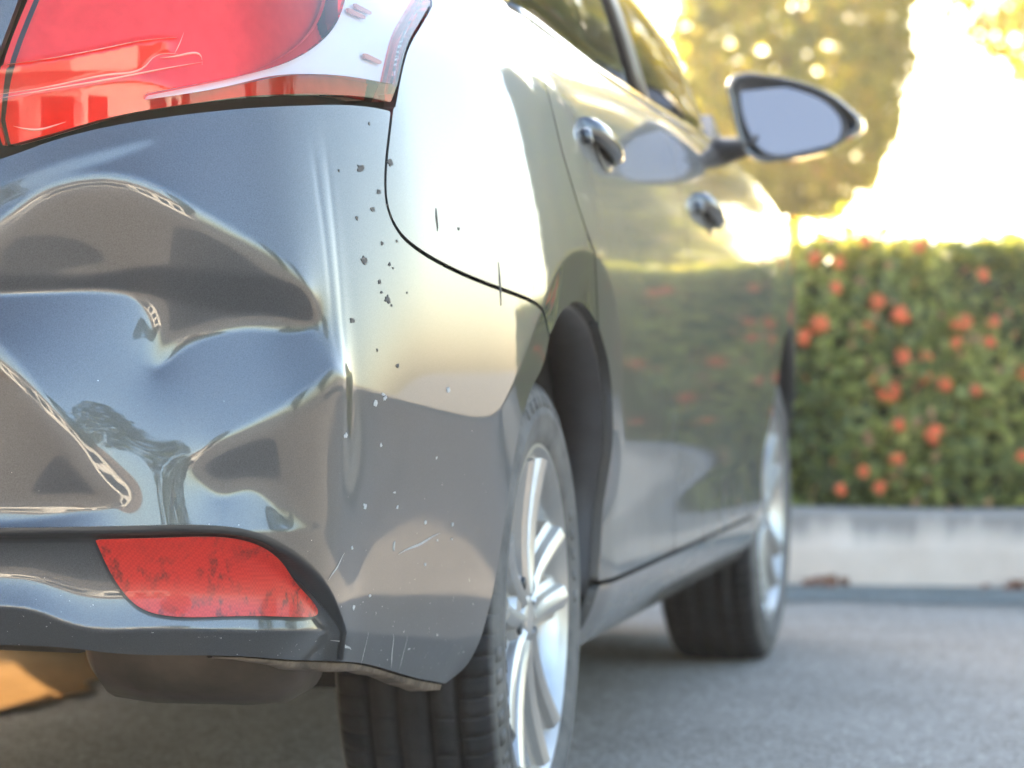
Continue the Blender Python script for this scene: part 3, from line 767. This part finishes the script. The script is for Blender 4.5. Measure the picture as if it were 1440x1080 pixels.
def ruled(name, f, mat, n=12, m=16, th=.02):
    V = [tuple(f(i / n, j / m)) for i in range(n + 1) for j in range(m + 1)]
    F = [(i * (m + 1) + j, i * (m + 1) + j + 1, (i + 1) * (m + 1) + j + 1, (i + 1) * (m + 1) + j) for i in range(n) for j in range(m)]
    return solid(mk(name, V, F, mat, car), th)
def roof_f(u, w):
    p = rail_pt(u); q = (w * 2 - 1); return (p[0] * q, p[1] - (.04 if u < .01 else 0), p[2] + .035 * (1 - q * q))
ruled("roof", roof_f, "grey_metallic_paint")
def ws_f(u, w):
    a, b = belt_pt(1), rail_pt(1); p = a + (b - a) * u; q = w * 2 - 1; return (p[0] * q, p[1] + .16 * (1 - q * q) * (1 - .6 * u), p[2] + .03 * (1 - q * q) * u)
ruled("windscreen", ws_f, "window_glass", th=.005)
def rw_f(u, w):
    a, b = belt_pt(0), rail_pt(0); p = a + (b - a) * u; q = w * 2 - 1; return (p[0] * q, p[1] - .07 * (1 - q * q), p[2] + .035 * (1 - q * q) * u)
ruled("rear_window", rw_f, "window_glass", th=.005)
def deck_f(u, w):
    q = w * 2 - 1
    a = skin(np.array([.495 * q / 1.0]), np.array([1.043]), -.002, False)[0]; b = belt_pt(0) * np.array([q, 1, 1]) + np.array([0, -.07 * (1 - q * q), 0])
    if abs(q) > .92: a = a
    p = a + (b - a) * u; p[2] += .02 * math.sin(math.pi * u); return tuple(p)
ruled("boot_deck", deck_f, "grey_metallic_paint", th=.015)
for side in (1, -1):
    # shoulder between the boot deck and the quarter panel top
    rings = []
    for s in np.linspace(.49, float(s_at_y(-.60)), 16):
        a = skin(np.array([s]), np.array([1.036 + .008 * (s > .9)]), -.004, False)[0]
        f = (s - .49) / (float(s_at_y(-.60)) - .49)
        q = .99; b0 = skin(np.array([.49]), np.array([1.043]), -.002, False)[0]; b1 = belt_pt(0)
        b = b0 + (b1 - b0) * f
        rings.append([(side * a[0], a[1], a[2]), (side * (a[0] * .5 + b[0] * .5), a[1] * .5 + b[1] * .5, max(a[2], b[2]) + .004), (side * b[0], b[1], b[2])])
    mk("boot_shoulder", *loft(rings, close=False, caps=False), "grey_metallic_paint", car)
    # shoulder top between quarter panel and rear pillar
    rings = []
    for s in np.linspace(float(s_at_y(-.62)), float(s_at_y(.0)), 14):
        a = skin(np.array([s]), np.array([1.043]), -.003, False)[0]; t = (a[1] + .62) / 2.80; b = gh(max(t, 0), .02)
        rings.append([(side * a[0], a[1], a[2]), (side * b[0], b[1], b[2])])
    mk("shoulder_strip", *loft(rings, close=False, caps=False), "grey_metallic_paint", car)
def hood_f(u, w):
    q = w * 2 - 1
    y0 = 2.10; a = np.array([.80 * q, y0 + .20 * (1 - q * q), .965 + .03 * (1 - q * q)]); b = np.array([.66 * q, 3.05 + .32 * (1 - q * q) ** .8, .76 + .03 * (1 - q * q)])
    p = a + (b - a) * u; p[2] += .035 * math.sin(math.pi * u); return tuple(p)
ruled("bonnet", hood_f, "grey_metallic_paint", th=.02)
# cabin floor, dashboard and seats
mk("cabin_floor", *box(-.68, .68, -.55, 2.1, .30, .34), "dark_shell", car, smooth=False)
bevel(mk("dashboard", *box(-.66, .66, 1.75, 2.15, .62, .93), "seat_cloth", car, smooth=False), .05, 3)
for x in (-.36, .36):
    v, f = merge(box(x - .24, x + .24, .72, 1.22, .42, .58), box(x - .23, x + .23, .55, .72, .50, 1.10), box(x - .12, x + .12, .56, .68, 1.12, 1.28))
    bevel(mk("seat", v, f, "seat_cloth", car, smooth=False), .03, 3)
v, f = merge(box(-.62, .62, -.28, .22, .42, .56), box(-.60, .60, -.45, -.28, .48, 1.06))
bevel(mk("rear_bench", v, f, "seat_cloth", car, smooth=False), .04, 3)

# underside; low tank and engine-tray boxes are added to block light beneath
mk("underbody", *merge(([(-.52, -.72, .325), (.52, -.72, .325), (.52, .3, .255), (-.52, .3, .255), (-.52, -.72, .36), (.52, -.72, .36), (.52, .3, .30), (-.52, .3, .30)], [(3, 2, 1, 0), (4, 5, 6, 7), (0, 1, 5, 4), (2, 3, 7, 6), (1, 2, 6, 5), (3, 0, 4, 7)]), box(-.52, .52, .3, 3.2, .22, .30), box(.12, .60, .36, .98, .165, .25), box(-.5, .5, 2.1, 3.25, .16, .22), box(-.78, -.52, .47, 2.12, .235, .30), box(.52, .78, .47, 2.12, .235, .30)), "dark_shell", car, smooth=False)
mk("rear_axle", *tube([(-.66, .02, .30), (-.5, .10, .33), (.5, .10, .33), (.66, .02, .30)], .035), "dark_shell", car)
rings = []
for x, k in ((.452, .35), (.458, .70), (.475, .93), (.52, 1), (.57, 1.0), (.62, 1), (.655, .96), (.68, .78), (.69, .4)):
    rings.append([(x, -.62 + .11 * k * math.cos(t), .335 + .080 * k * math.sin(t)) for t in np.linspace(0, 2 * math.pi, 24, endpoint=False)])
muf = mk("silencer", *loft(rings), "muffler_steel", car)
mk("exhaust_pipe", *tube([(.43, -.62, .33), (.30, -.60, .33), (.15, -.40, .34), (.12, .3, .33), (.12, 2, .33)], .025), "muffler_steel", car)

# door handles
def handle(y, z, door, side=1):
    s = float(s_at_y(y)); zz = z
    def P(dy, dz, o):
        p = skin(np.array([s + dy]), np.array([zz + dz]), o, False)[0]; return (side * p[0], p[1], p[2])
    rings = []
    for dy, o, h, w in ((-.098, -.004, .008, .004), (-.095, .004, .012, .008), (-.075, .0115, .0140, .0115), (-.035, .0150, .0145, .0125), (.0, .0155, .0140, .0125), (.035, .0140, .0135, .012), (.070, .0095, .012, .010), (.090, .003, .010, .007), (.094, -.004, .007, .004)):
        tilt = -.017 * dy / .1
        rings.append([P(dy + w * .2 * math.cos(t), tilt + h * math.sin(t), o + w * math.cos(t)) for t in np.linspace(0, 2 * math.pi, 14, endpoint=False)])
    h = mk("door_handle", *loft(rings), "grey_metallic_paint", door)
    cup = []
    for k, o in ((1.0, .0022), (.93, .003), (.8, .0026), (.4, .0024), (.05, .0024)):
        cup.append([P(.02 + .062 * k * math.cos(t), -.003 + .034 * k * math.sin(t), o) for t in np.linspace(0, 2 * math.pi, 24, endpoint=False)])
    mk("handle_recess", *loft(cup), "grey_metallic_paint", door)
    lk = [[P(-.118 + r * math.cos(t), .001 + r * math.sin(t), o) for t in np.linspace(0, 2 * math.pi, 14, endpoint=False)] for r, o in ((.011, -.002), (.011, .008), (.008, .011), (.002, .0112))]
    mk("lock_cap", *loft(lk), "grey_metallic_paint", door)
handle(.24, .897, RDOOR); handle(1.27, .853, FDOOR)

# door mirror
def mirror(side):
    g = [(1040, 120), (1052, 113), (1085, 116), (1120, 126), (1150, 139), (1170, 157), (1180, 178), (1176, 196), (1155, 208), (1120, 216), (1088, 219), (1072, 212), (1056, 190), (1044, 155)]
    hs = [(1022, 128), (1028, 110), (1042, 104), (1070, 105), (1110, 113), (1150, 126), (1178, 143), (1195, 158), (1206, 172), (1204, 184), (1190, 192), (1166, 208), (1122, 222), (1085, 227), (1058, 224), (1043, 208), (1033, 175)]
    # metres in the mirror's own plane (x outboard, z up), read off at y = 1.74
    k = .001 / .7905
    def m2(pts): return np.array([(.8215 + (x - 1025) * .00128, 1.1175 - (y - 105) * .001262) for x, y in pts])
    G, H = m2(g), m2(hs)
    H = rs(np.concatenate([H, H[:1]]), 3)[:-1]; G = rs(np.concatenate([G, G[:1]]), 3)[:-1]
    c = H.mean(0)
    yc = 1.74
    def ring(P, sc, y, dx=0, dz=0): return [(side * (c[0] + (p[0] - c[0]) * sc + dx), y + .12 * (p[0] - c[0]), c[1] + (p[1] - c[1]) * sc + dz) for p in P]
    rings = [ring(H, .90, yc + .012), ring(H, .965, yc - .002), ring(H, 1.0, yc + .004), ring(H, 1.015, yc + .03), ring(H, .98, yc + .07, .004), ring(H, .86, yc + .11, .004), ring(H, .62, yc + .14), ring(H, .25, yc + .155)]
    v, f = loft(rings)
    hh = mk("door_mirror", v, f if side > 0 else [q[::-1] for q in f], "grey_metallic_paint", car)
    cg = G.mean(0)
    inner = [[(side * (cg[0] + (p[0] - cg[0]) * sc), yc + y + .12 * (p[0] - c[0]), cg[1] + (p[1] - cg[1]) * sc) for p in G] for sc, y in ((1.10, .002), (1.06, -.002), (1.0, .004))]
    v, f = loft(inner, caps=False); mk("mirror_rim", v, f if side > 0 else [q[::-1] for q in f], "mirror_base", hh)
    gv = [(side * p[0], yc + .004 + .12 * (p[0] - c[0]) + .14 * (p[1] - cg[1]), p[1]) for p in G]
    mk("mirror_glass", gv, [tuple(range(len(gv)))], "mirror_glass", hh, smooth=False)
    a = [(.775, 1.80, .985), (.81, 1.79, .985), (.845, 1.775, .99), (.875, 1.77, 1.005)]
    rings = [[(side * (x), y + .045 * math.cos(t), z + (.030 - .006 * i) * math.sin(t)) for t in np.linspace(0, 2 * math.pi, 14, endpoint=False)] for i, (x, y, z) in enumerate(a)]
    mk("mirror_arm", *loft(rings), "mirror_base", hh)
    tri = [(.800, 1.66, .985), (.792, 1.98, .975), (.775, 1.86, 1.055)]
    V = [(side * x, y, z) for x, y, z in tri] + [(side * (x - .02), y, z) for x, y, z in tri]
    mk("mirror_sail", V, [(0, 1, 2), (0, 3, 4, 1), (1, 4, 5, 2), (2, 5, 3, 0)], "mirror_base", hh, smooth=False)
mirror(1); mirror(-1)

# ------------------------------------------------------------------ wheels
def tyre_mesh():
    half = [(.203, .080), (.208, .088), (.214, .0905), (.218, .0945), (.232, .0985), (.248, .1000), (.250, .1012), (.254, .1012), (.256, .0995), (.268, .0970), (.280, .0925), (.2885, .0868), (.2935, .0800)]
    tread = [(.2962, .0740), (.2975, .0660), (.2985, .0565), (.2915, .0560), (.2915, .0490), (.2990, .0485), (.2996, .0350), (.3000, .0230), (.2930, .0225), (.2930, .0155), (.3000, .0150), (.3002, .005)]
    prof = half + tread
    prof = prof + [(r, -x) for r, x in reversed(prof)]
    V, F = [], []; m = len(prof); pitch = 76; cols = []
    for q in range(pitch):
        for u, dn in ((0, 0), (.12, 0), (.14, 1), (.21, 1), (.23, 0), (.62, 0)): cols.append((2 * math.pi * (q + u) / pitch, dn, q))
    n = len(cols)
    for a, sip, q in cols:
        for r, x in prof:
            ax = abs(x); rr = r
            if sip and .060 < ax < .0935 and r > .285: rr = r - .0055
            if sip and q % 2 and .025 < ax < .048 and r > .297: rr = r - .004
            V.append((x, rr * math.sin(a), rr * math.cos(a)))
    for i in range(n):
        k = (i + 1) % n
        for j in range(m - 1):
            F.append((i * m + j, k * m + j, k * m + j + 1, i * m + j + 1)[::-1])
    return V, F
def spoke(theta, w0, w1, skew):
    rings = []
    for r in (.030, .06, .09, .12, .15, .18, .199):
        u = (r - .03) / .169
        w = w0 + (w1 - w0) * u; face = .080 + .010 * u ** 1.3 - .005 * math.sin(math.pi * u)
        c = skew * (.38 + .62 * u)
        sec = [(-w, face - .034), (-w * .97, face - .014), (-w * .60, face - .010), (-w * .50, face), (-.06 * w, face + .005), (.06 * w, face + .005), (.50 * w, face), (.60 * w, face - .010), (.97 * w, face - .014), (w, face - .034)]
        ring = []
        for t, x in sec:
            a = theta + (c + t) / max(r, .05) if r < .05 else theta + (c + t) / r
            ring.append((x, r * math.sin(a), r * math.cos(a)))
        rings.append(ring)
    return loft(rings)
rim_prof = [(.206, .0905), (.2135, .0925), (.2155, .0895), (.2125, .0850), (.2070, .0845)]
rim_v, rim_f = revolve_x([(.200, -.085), (.190, -.06), (.186, .02), (.190, .06), (.196, .078), (.2035, .0865), (.2105, .0925), (.2150, .0920), (.2160, .0880), (.2080, .080)], 96)
parts = [(rim_v, rim_f)]
for k in range(5):
    th = k * 2 * math.pi / 5 + R(3)
    parts.append(spoke(th, .0195, .0290, -.041)); parts.append(spoke(th, .0195, .0290, .041))
parts.append(revolve_x([(.0, .070), (.030, .070), (.040, .079), (.060, .077), (.068, .065), (.070, .02)], 48))
RIM = merge(*parts)
cap_v, cap_f = revolve_x([(.0, .0835), (.018, .0830), (.027, .0815), (.0295, .079), (.0300, .068)], 36)
disc_v, disc_f = revolve_x([(.04, .020), (.128, .020), (.130, .018), (.130, .000), (.04, .000)], 48)
back_v, back_f = revolve_x([(.0, -.03), (.186, -.03)], 36)
nut_v, nut_f = revolve_x([(.0, .0), (.0075, .0), (.0085, -.002), (.0085, -.012)], 10)
tyre_v, tyre_f = tyre_mesh()
marks = []
for a0, a1, r0, r1 in [(k * R(5.5) + g * R(120) - R(20), k * R(5.5) + g * R(120) - R(20) + R(3.6 if k % 3 else 2.2), .261, .274) for g in range(3) for k in range(9)] + [(R(58 + 7 * k), R(61.5 + 7 * k), .226, .234) for k in range(5)] + [(R(238 + 7 * k), R(241.5 + 7 * k), .226, .234) for k in range(5)]:
    def sw(r): return float(np.interp(r, [.218, .232, .248, .256, .268, .280], [.0945, .0985, .1, .0995, .0970, .0925]))
    q = [(a0, r0), (a1, r0), (a1, r1), (a0, r1)]
    top = [(sw(r) + .0013, r * math.sin(a), r * math.cos(a)) for a, r in q]; bot = [(sw(r) - .001, r * math.sin(a), r * math.cos(a)) for a, r in q]
    marks.append((top + bot, [(0, 1, 2, 3), (0, 4, 5, 1), (1, 5, 6, 2), (2, 6, 7, 3), (3, 7, 4, 0)]))
tyre_v, tyre_f = merge((tyre_v, tyre_f), *marks)
proto = {}
def wheel(x, y, rot, steer=0.):
    side = 1 if x > 0 else -1
    if not proto:
        proto['rim'] = mk("wheel", RIM[0], RIM[1], "alloy_silver", car)
        proto['kids'] = [mk("tyre", tyre_v, tyre_f, "tyre_rubber"), mk("centre_cap", cap_v, cap_f, "alloy_silver"), mk("brake_disc", disc_v, disc_f, "brake_iron"), mk("brake_shield", back_v, back_f, "dark_shell")]
        for k in range(5):
            a = k * 2 * math.pi / 5 + R(8 + 36)
            o = mk("lug_nut", [(p[0] + .0815, p[1] + .050 * math.sin(a), p[2] + .050 * math.cos(a)) for p in nut_v], nut_f, "lug_steel"); proto['kids'].append(o)
        for o in proto['kids']: o.parent = proto['rim']
        w = proto['rim']
        e = w.modifiers.new("edge", 'EDGE_SPLIT'); e.split_angle = R(32)
    else:
        w = proto['rim'].copy(); COL.objects.link(w)
        for k in proto['kids']:
            c = k.copy(); COL.objects.link(c); c.parent = w
    w.location = (x, y, .297); w.rotation_euler = (rot, 0, (0 if side > 0 else math.pi) + steer)
    return w
wheel(.712, 0, R(0)); wheel(.712, 2.55, R(20), R(-1.2)); wheel(-.712, 0, R(33)); wheel(-.712, 2.55, R(50), R(-1.2))
# ------------------------------------------------------------------ ground
def sheet(name, x0, x1, y0, y1, z, mat, wob=0., n=2):
    xs = np.linspace(x0, x1, n); V = [(x, y0 + wob * random.uniform(-1, 1), z) for x in xs] + [(x, y1, z) for x in xs]
    F = [(i, i + 1, n + i + 1, n + i) for i in range(n - 1)]
    return tag(mk(name, V, F, mat, smooth=False), kind="structure")
sheet("ground", -900, 900, -900, 900, 0, "asphalt")
sheet("gutter", -14, 16, 3.95, 4.54, .004, "gutter", .06, 220)
n = 150
ex = [(-.37 - .95 * float(1 - sstep(-1.2, .2, np.array(y))) + .03 * math.sin(y * 9) + .10 * math.sin(y * 1.7 + 1) * float(1 - sstep(-.5, .5, np.array(y))) + random.uniform(-.015, .015), y) for y in np.linspace(-14, 3.92, n + 1)]
V = [(-7 + .3 * math.sin(y * 1.3), y, .008) for x, y in ex] + [(x, y, .008) for x, y in ex]
tag(mk("earth_strip", V, [(i, n + 1 + i, n + 2 + i, i + 1) for i in range(n)], "dry_earth", smooth=False), kind="structure")
sheet("soil_bed", -14, 16, 4.68, 7.2, .16, "soil")
# kerb: cast stones butted end to end
kerb = empty("kerb", (0, 4.53, 0)); tag(kerb, "pale concrete kerb with dark stains below the hedge", "kerb")
x = -8.0; KY = 4.53
while x < 10:
    L = 1.9
    prof = [(0, -.05), (-.004, .10), (.006, .190), (.018, .204), (.15, .206), (.15, -.05)]
    rings = []
    for q in (x + .004, x + L * .25, x + L * .5, x + L * .75, x + L - .004):
        rings.append([(q, KY - kerb.location.y + a + .004 * math.sin(q * 3.1), b + (.003 * math.sin(q * 5) if b > .1 else 0)) for a, b in prof])
    v, f = loft(rings); bevel(mk("kerb_stone", v, [q[::-1] for q in f], "kerb_concrete", kerb, smooth=False), .008, 2, 50)
    x += L

# ------------------------------------------------------------------ foliage
def leaves(pts, nrm, L, Wd, jitter=.7, bend=.25):
    """bent leaf blades (two quads each) at points, roughly facing nrm"""
    n = len(pts); nr = nrm + rng.normal(0, jitter, (n, 3)); nr /= np.linalg.norm(nr, axis=1)[:, None] + 1e-9
    a = rng.normal(0, 1, (n, 3)); a -= (a * nr).sum(1)[:, None] * nr; a /= np.linalg.norm(a, axis=1)[:, None] + 1e-9
    b = np.cross(nr, a); l = (L * rng.uniform(.65, 1.25, n))[:, None]; w = (Wd * rng.uniform(.7, 1.2, n))[:, None]
    base = pts - a * l * .5; mid = pts + nr * l * bend * .3; tip = pts + a * l * .5 - nr * l * bend * .3
    V = np.stack([base, mid + b * w * .5, tip, mid - b * w * .5, mid], 1).reshape(-1, 3)
    k = np.arange(n)[:, None] * 5
    F = np.concatenate([k + np.array([[0, 4, 1]]), k + np.array([[1, 4, 2]]), k + np.array([[0, 3, 4]]), k + np.array([[3, 2, 4]])])
    return V, F
def leaf_obj(name, pts, nrm, L, Wd, mat, parent, tint=None, **kw):
    n = len(pts)
    V, F = leaves(pts, nrm, L, Wd, **kw)
    t = rng.uniform(0, 1, n) if tint is None else tint
    return mk(name, V, F.tolist(), mat, parent, tint=np.tile(t, 4))
def lump(p, f, seed=0):
    r = np.random.default_rng(seed); o = np.zeros(len(p))
    for k in range(6):
        w = r.normal(0, f, 3); o += np.sin(p @ w + r.uniform(0, 6.28)) / 6
    return o
# hedge: 4.68 .. 5.5 deep, 0.95 high
HY0, HY1, HZ = 4.64, 5.75, .925
hedge = empty("hedge", (0, 5.1, .16)); tag(hedge, "clipped green hedge dotted with red flower heads on the kerb", "hedge")
def off0(P, o): return P - np.array(o.location)
def hedge_pts(x0, x1, nf, nt):
    f = np.stack([rng.uniform(x0, x1, nf), np.zeros(nf), rng.uniform(.17, HZ, nf) ** 1.0], 1)
    d = lump(f, 9, 3) * .05 + lump(f, 30, 4) * .03
    f[:, 1] = HY0 + .03 + d - .02 * np.sin((f[:, 2] - .2) * 4) + np.abs(rng.normal(0, .05, nf))
    t = np.stack([rng.uniform(x0, x1, nt), rng.uniform(HY0, HY1, nt), np.zeros(nt)], 1)
    t[:, 2] = HZ + lump(t, 10, 5) * .05 + lump(t, 40, 6) * .025 - np.abs(rng.normal(0, .03, nt)) - .03 * np.clip((HY0 + .08 - t[:, 1]) / .08, 0, 1)
    tall = rng.uniform(0, 1, nt) < .10; t[tall, 2] += rng.uniform(0, 1, tall.sum()) ** 2 * .11
    nf_ = np.tile([0, -1., .45], (nf, 1)); nt_ = np.tile([0, -.2, 1.], (nt, 1))
    P = np.concatenate([f, t]); Nn = np.concatenate([nf_, nt_])
    ti = np.clip(.42 + lump(P, 8, 8) * .5 + rng.normal(0, .2, len(P)), 0, .9); br = rng.uniform(0, 1, len(P)) < .035; ti[br] = 1
    return P, Nn, ti
P, Nn, ti = hedge_pts(-.2, 3.4, 21000, 8500)
tag(leaf_obj("foliage", off0(P, hedge), Nn, .046, .024, "hedge_leaf", hedge, ti), kind="stuff")
for a, b in ((-5, -.2),):
    P, Nn, ti = hedge_pts(a, b, 9000, 3500)
    tag(leaf_obj("foliage", off0(P, hedge), Nn, .075, .042, "hedge_leaf", hedge, ti), kind="stuff")
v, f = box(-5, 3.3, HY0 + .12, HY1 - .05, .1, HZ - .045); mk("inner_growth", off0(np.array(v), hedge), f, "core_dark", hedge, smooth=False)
# flower heads
def flower_mesh(seed):
    r = np.random.default_rng(seed); V, F = [], []
    for k in range(34):
        d = r.normal(0, 1, 3); d[1] = -abs(d[1]) * .9 - .15; d /= np.linalg.norm(d); c = d * .030 * r.uniform(.85, 1.1)
        a = np.cross(d, [0, 0, 1.]) + 1e-3; a /= np.linalg.norm(a); b = np.cross(d, a)
        ph = r.uniform(0, 1.57)
        for q in range(4):
            t = ph + q * math.pi / 2; u = a * math.cos(t) + b * math.sin(t); w = -a * math.sin(t) + b * math.cos(t)
            i = len(V); V += [c, c + u * .006 + w * .0035 + d * .001, c + u * .0115, c + u * .006 - w * .0035 + d * .001]; F.append((i, i + 1, i + 2, i + 3))
    me = mk("flower_head", np.array(V), F, "flower_red", hedge, smooth=False); return me
fl0 = [flower_mesh(k) for k in range(3)]
fpos = [(1147, 368, 1), (1178, 372, .7), (1150, 458, 1.15), (1130, 477, .9), (1173, 407, .7), (1230, 427, .9), (1218, 467, .9), (1264, 446, 1.15), (1347, 457, 1.15), (1342, 485, .8), (1266, 503, .95), (1297, 505, .85), (1298, 532, .9),
        (1322, 541, .95), (1247, 553, 1.2), (1313, 612, 1.3), (1260, 598, .8), (1258, 645, .85), (1236, 686, .85), (1385, 484, .8), (1435, 525, .9), (1212, 663, .7), (1180, 688, .7), (1288, 350, .7), (1214, 342, .8), (1375, 390, .7), (1390, 455, .7), (1430, 640, .7), (1365, 550, .6), (1160, 340, .7), (1225, 537, .7)]
# hedge-face positions in metres for the heads above (one pixel is 1.93 mm on that face)
def hedge_face(px, py):
    return np.array([.604 + (px - 1100) * .001935, HY0 - .005, .6257 - .0868 - (py - 540) * .001935 + .0004 * 0])
items = [(hedge_face(px, py), sc) for px, py, sc in fpos]
for k in range(46): items.append((np.array([rng.uniform(1.32, 3.3), HY0 - .005 + rng.uniform(0, .02), rng.uniform(.30, .90)]), rng.uniform(.7, 1.15)))
for k in range(20): items.append((np.array([rng.uniform(-3, .5), HY0 + rng.uniform(0, .02), rng.uniform(.30, .90)]), rng.uniform(.7, 1.1)))
for k in range(26): items.append((np.array([rng.uniform(.0, 2.2), rng.uniform(HY0 + .1, HY1), HZ + .02]), rng.uniform(.8, 1.2)))
for i, (p, sc) in enumerate(items):
    o = fl0[i % 3] if i < 3 else fl0[i % 3].copy()
    if i >= 3: COL.objects.link(o)
    o.location = off0(p, hedge); sc *= .80; o.scale = (sc, sc, sc * random.uniform(.75, 1.1))
    up = p[2] > HZ
    o.rotation_euler = (R(-75) if up else R(random.uniform(-30, 10)), 0, R(random.uniform(-25, 25)))
# litter blown against the kerb
lp = np.stack([np.concatenate([rng.normal(.74, .04, 12), rng.normal(1.24, .05, 12), rng.uniform(-.5, 2.5, 8)]), rng.uniform(4.44, 4.52, 32), rng.uniform(.008, .022, 32)], 1)
tag(leaf_obj("leaf_litter", lp, np.tile([0, -.3, 1.], (32, 1)), .055, .03, "dead_leaf", None, jitter=.5), "brown dead leaves blown against the foot of the kerb", "leaf litter", kind="stuff")

def tree(name, label, cx, cy, cz, rx, rz, nl, L, mat, seed, group=None, flat=0., holes=.0, cat="tree"):
    root = empty(name, (cx, cy, 0)); tag(root, label, cat, group)
    r = np.random.default_rng(seed)
    d = r.normal(0, 1, (nl, 3)); d /= np.linalg.norm(d, axis=1)[:, None]
    rad = np.clip(1 - np.abs(r.normal(0, .16, nl)), .15, 1.1)
    rad *= 1 + lump(d, 2.6, seed + 1) * .20 + lump(d, 8, seed + 2) * .10
    if holes: keep = lump(d * rad[:, None], 5, seed + 5) > -holes
    else: keep = np.ones(nl, bool)
    P = d * rad[:, None] * np.array([rx, rx, rz])
    if flat: P[:, 2] = np.where(P[:, 2] < -flat * rz, -flat * rz + (P[:, 2] + flat * rz) * .25, P[:, 2])
    P = P[keep]; d = d[keep]
    P[:, 2] += cz
    ti = np.clip(.5 + lump(P, 3 / rx * 1.5, seed + 3) * .5 + r.normal(0, .18, len(P)), 0, 1)
    tag(leaf_obj("crown", P, d + np.array([0, 0, .3]), L, L * .55, mat, root, ti), kind="stuff")
    # trunk and limbs
    tk = .05 * max(1, rx)
    parts = [tube([(0, 0, 0), (.02, .01, (cz - rz) * .5), (-.01, .02, cz - rz * .6), (.02, 0, cz + rz * .2)], [tk * 1.25, tk, tk * .8, tk * .4])]
    for k in range(7):
        a = k * .9 + r.uniform(0, .5); e = r.uniform(.3, .8); z0 = cz - rz * r.uniform(.4, .8)
        parts.append(tube([(0, 0, z0), (rx * .3 * math.cos(a), rx * .3 * math.sin(a), z0 + rz * e * .5), (rx * .72 * math.cos(a), rx * .72 * math.sin(a), z0 + rz * e)], [tk * .5, tk * .35, tk * .12], 7))
    mk("trunk", *merge(*parts), "bark", root)
    return root
tree("clipped_tree", "rounded clipped tree glowing in backlight behind the hedge", -.095, 11.5, 2.17, .605, .93, 13500, .075, "tree_leaf", 11, flat=.95)
tree("tree", "sunlit yellow green tree at the right edge beyond the hedge", 1.62, 13.5, 2.85, 1.12, .95, 14000, .10, "tree_leaf", 21, holes=.22)
tree("tree", "low bushy tree beyond the hedge, right of the sunlit yellow one", 2.95, 11.6, 1.95, 1.12, 1.55, 26000, .11, "hedge_leaf", 31)
tree("tree", "tall leafy tree beyond the hedge, furthest to the right", 4.75, 13.2, 2.7, 1.05, 2.0, 20000, .12, "hedge_leaf", 37)
# behind the viewer: what the paint and lamp glass mirror
spots = [(-5.5, -17, 4.4, 1.9, 2.6, "far_leaf", "tall leafy tree left of the white building behind the viewer"), (10, -20, 4.6, 2.2, 2.8, "far_leaf", "broad leafy tree right of the white building behind the viewer"), (17, -4, 3.6, 2.4, 2.6, "far_leaf", "leafy tree far to the right of the car"), (19, 5, 4.0, 2.8, 3.0, "far_leaf", "largest leafy tree far to the right of the car")]
for i, (x, y, z, rx, rz, mt, lb) in enumerate(spots):
    tree("tree", lb, x, y, z, rx, rz, 3500, .28, mt, 41 + 7 * i, group="trees round the car park", holes=.3)
bld = empty("building", (0, -31, 0)); tag(bld, "long low white building behind the viewer, mirrored in the bumper", "building")
mk("wall", *box(-16, 16, -3, 3, 0, 3.1), "plaster", bld, smooth=False)
mk("roof", *box(-16.6, 16.6, -3.4, 3.7, 3.1, 3.75), "roof_grey", bld, smooth=False)
for k in range(10):
    x0 = -14.6 + k * 3.0
    mk("window", *box(x0, x0 + 1.9, 3.0, 3.06, 1.0, 2.4), "window_dark", bld, smooth=False)

# thin backlit air over the car park
hz = mk("haze", *box(-24, 28, -36, 24, -1, 8.2), None, smooth=False); tag(hz, kind="stuff")
m, tt = new_mat("haze_air")
pv = N(tt, "ShaderNodeVolumePrincipled"); pv.inputs['Color'].default_value = (.97, .95, .92, 1); pv.inputs['Density'].default_value = .0012; pv.inputs['Anisotropy'].default_value = .55
ho = tt.nodes.new("ShaderNodeOutputMaterial"); tt.links.new(pv.outputs[0], ho.inputs['Volume'])
hz.data.materials.append(m)
scene.cycles.volume_bounces = 0
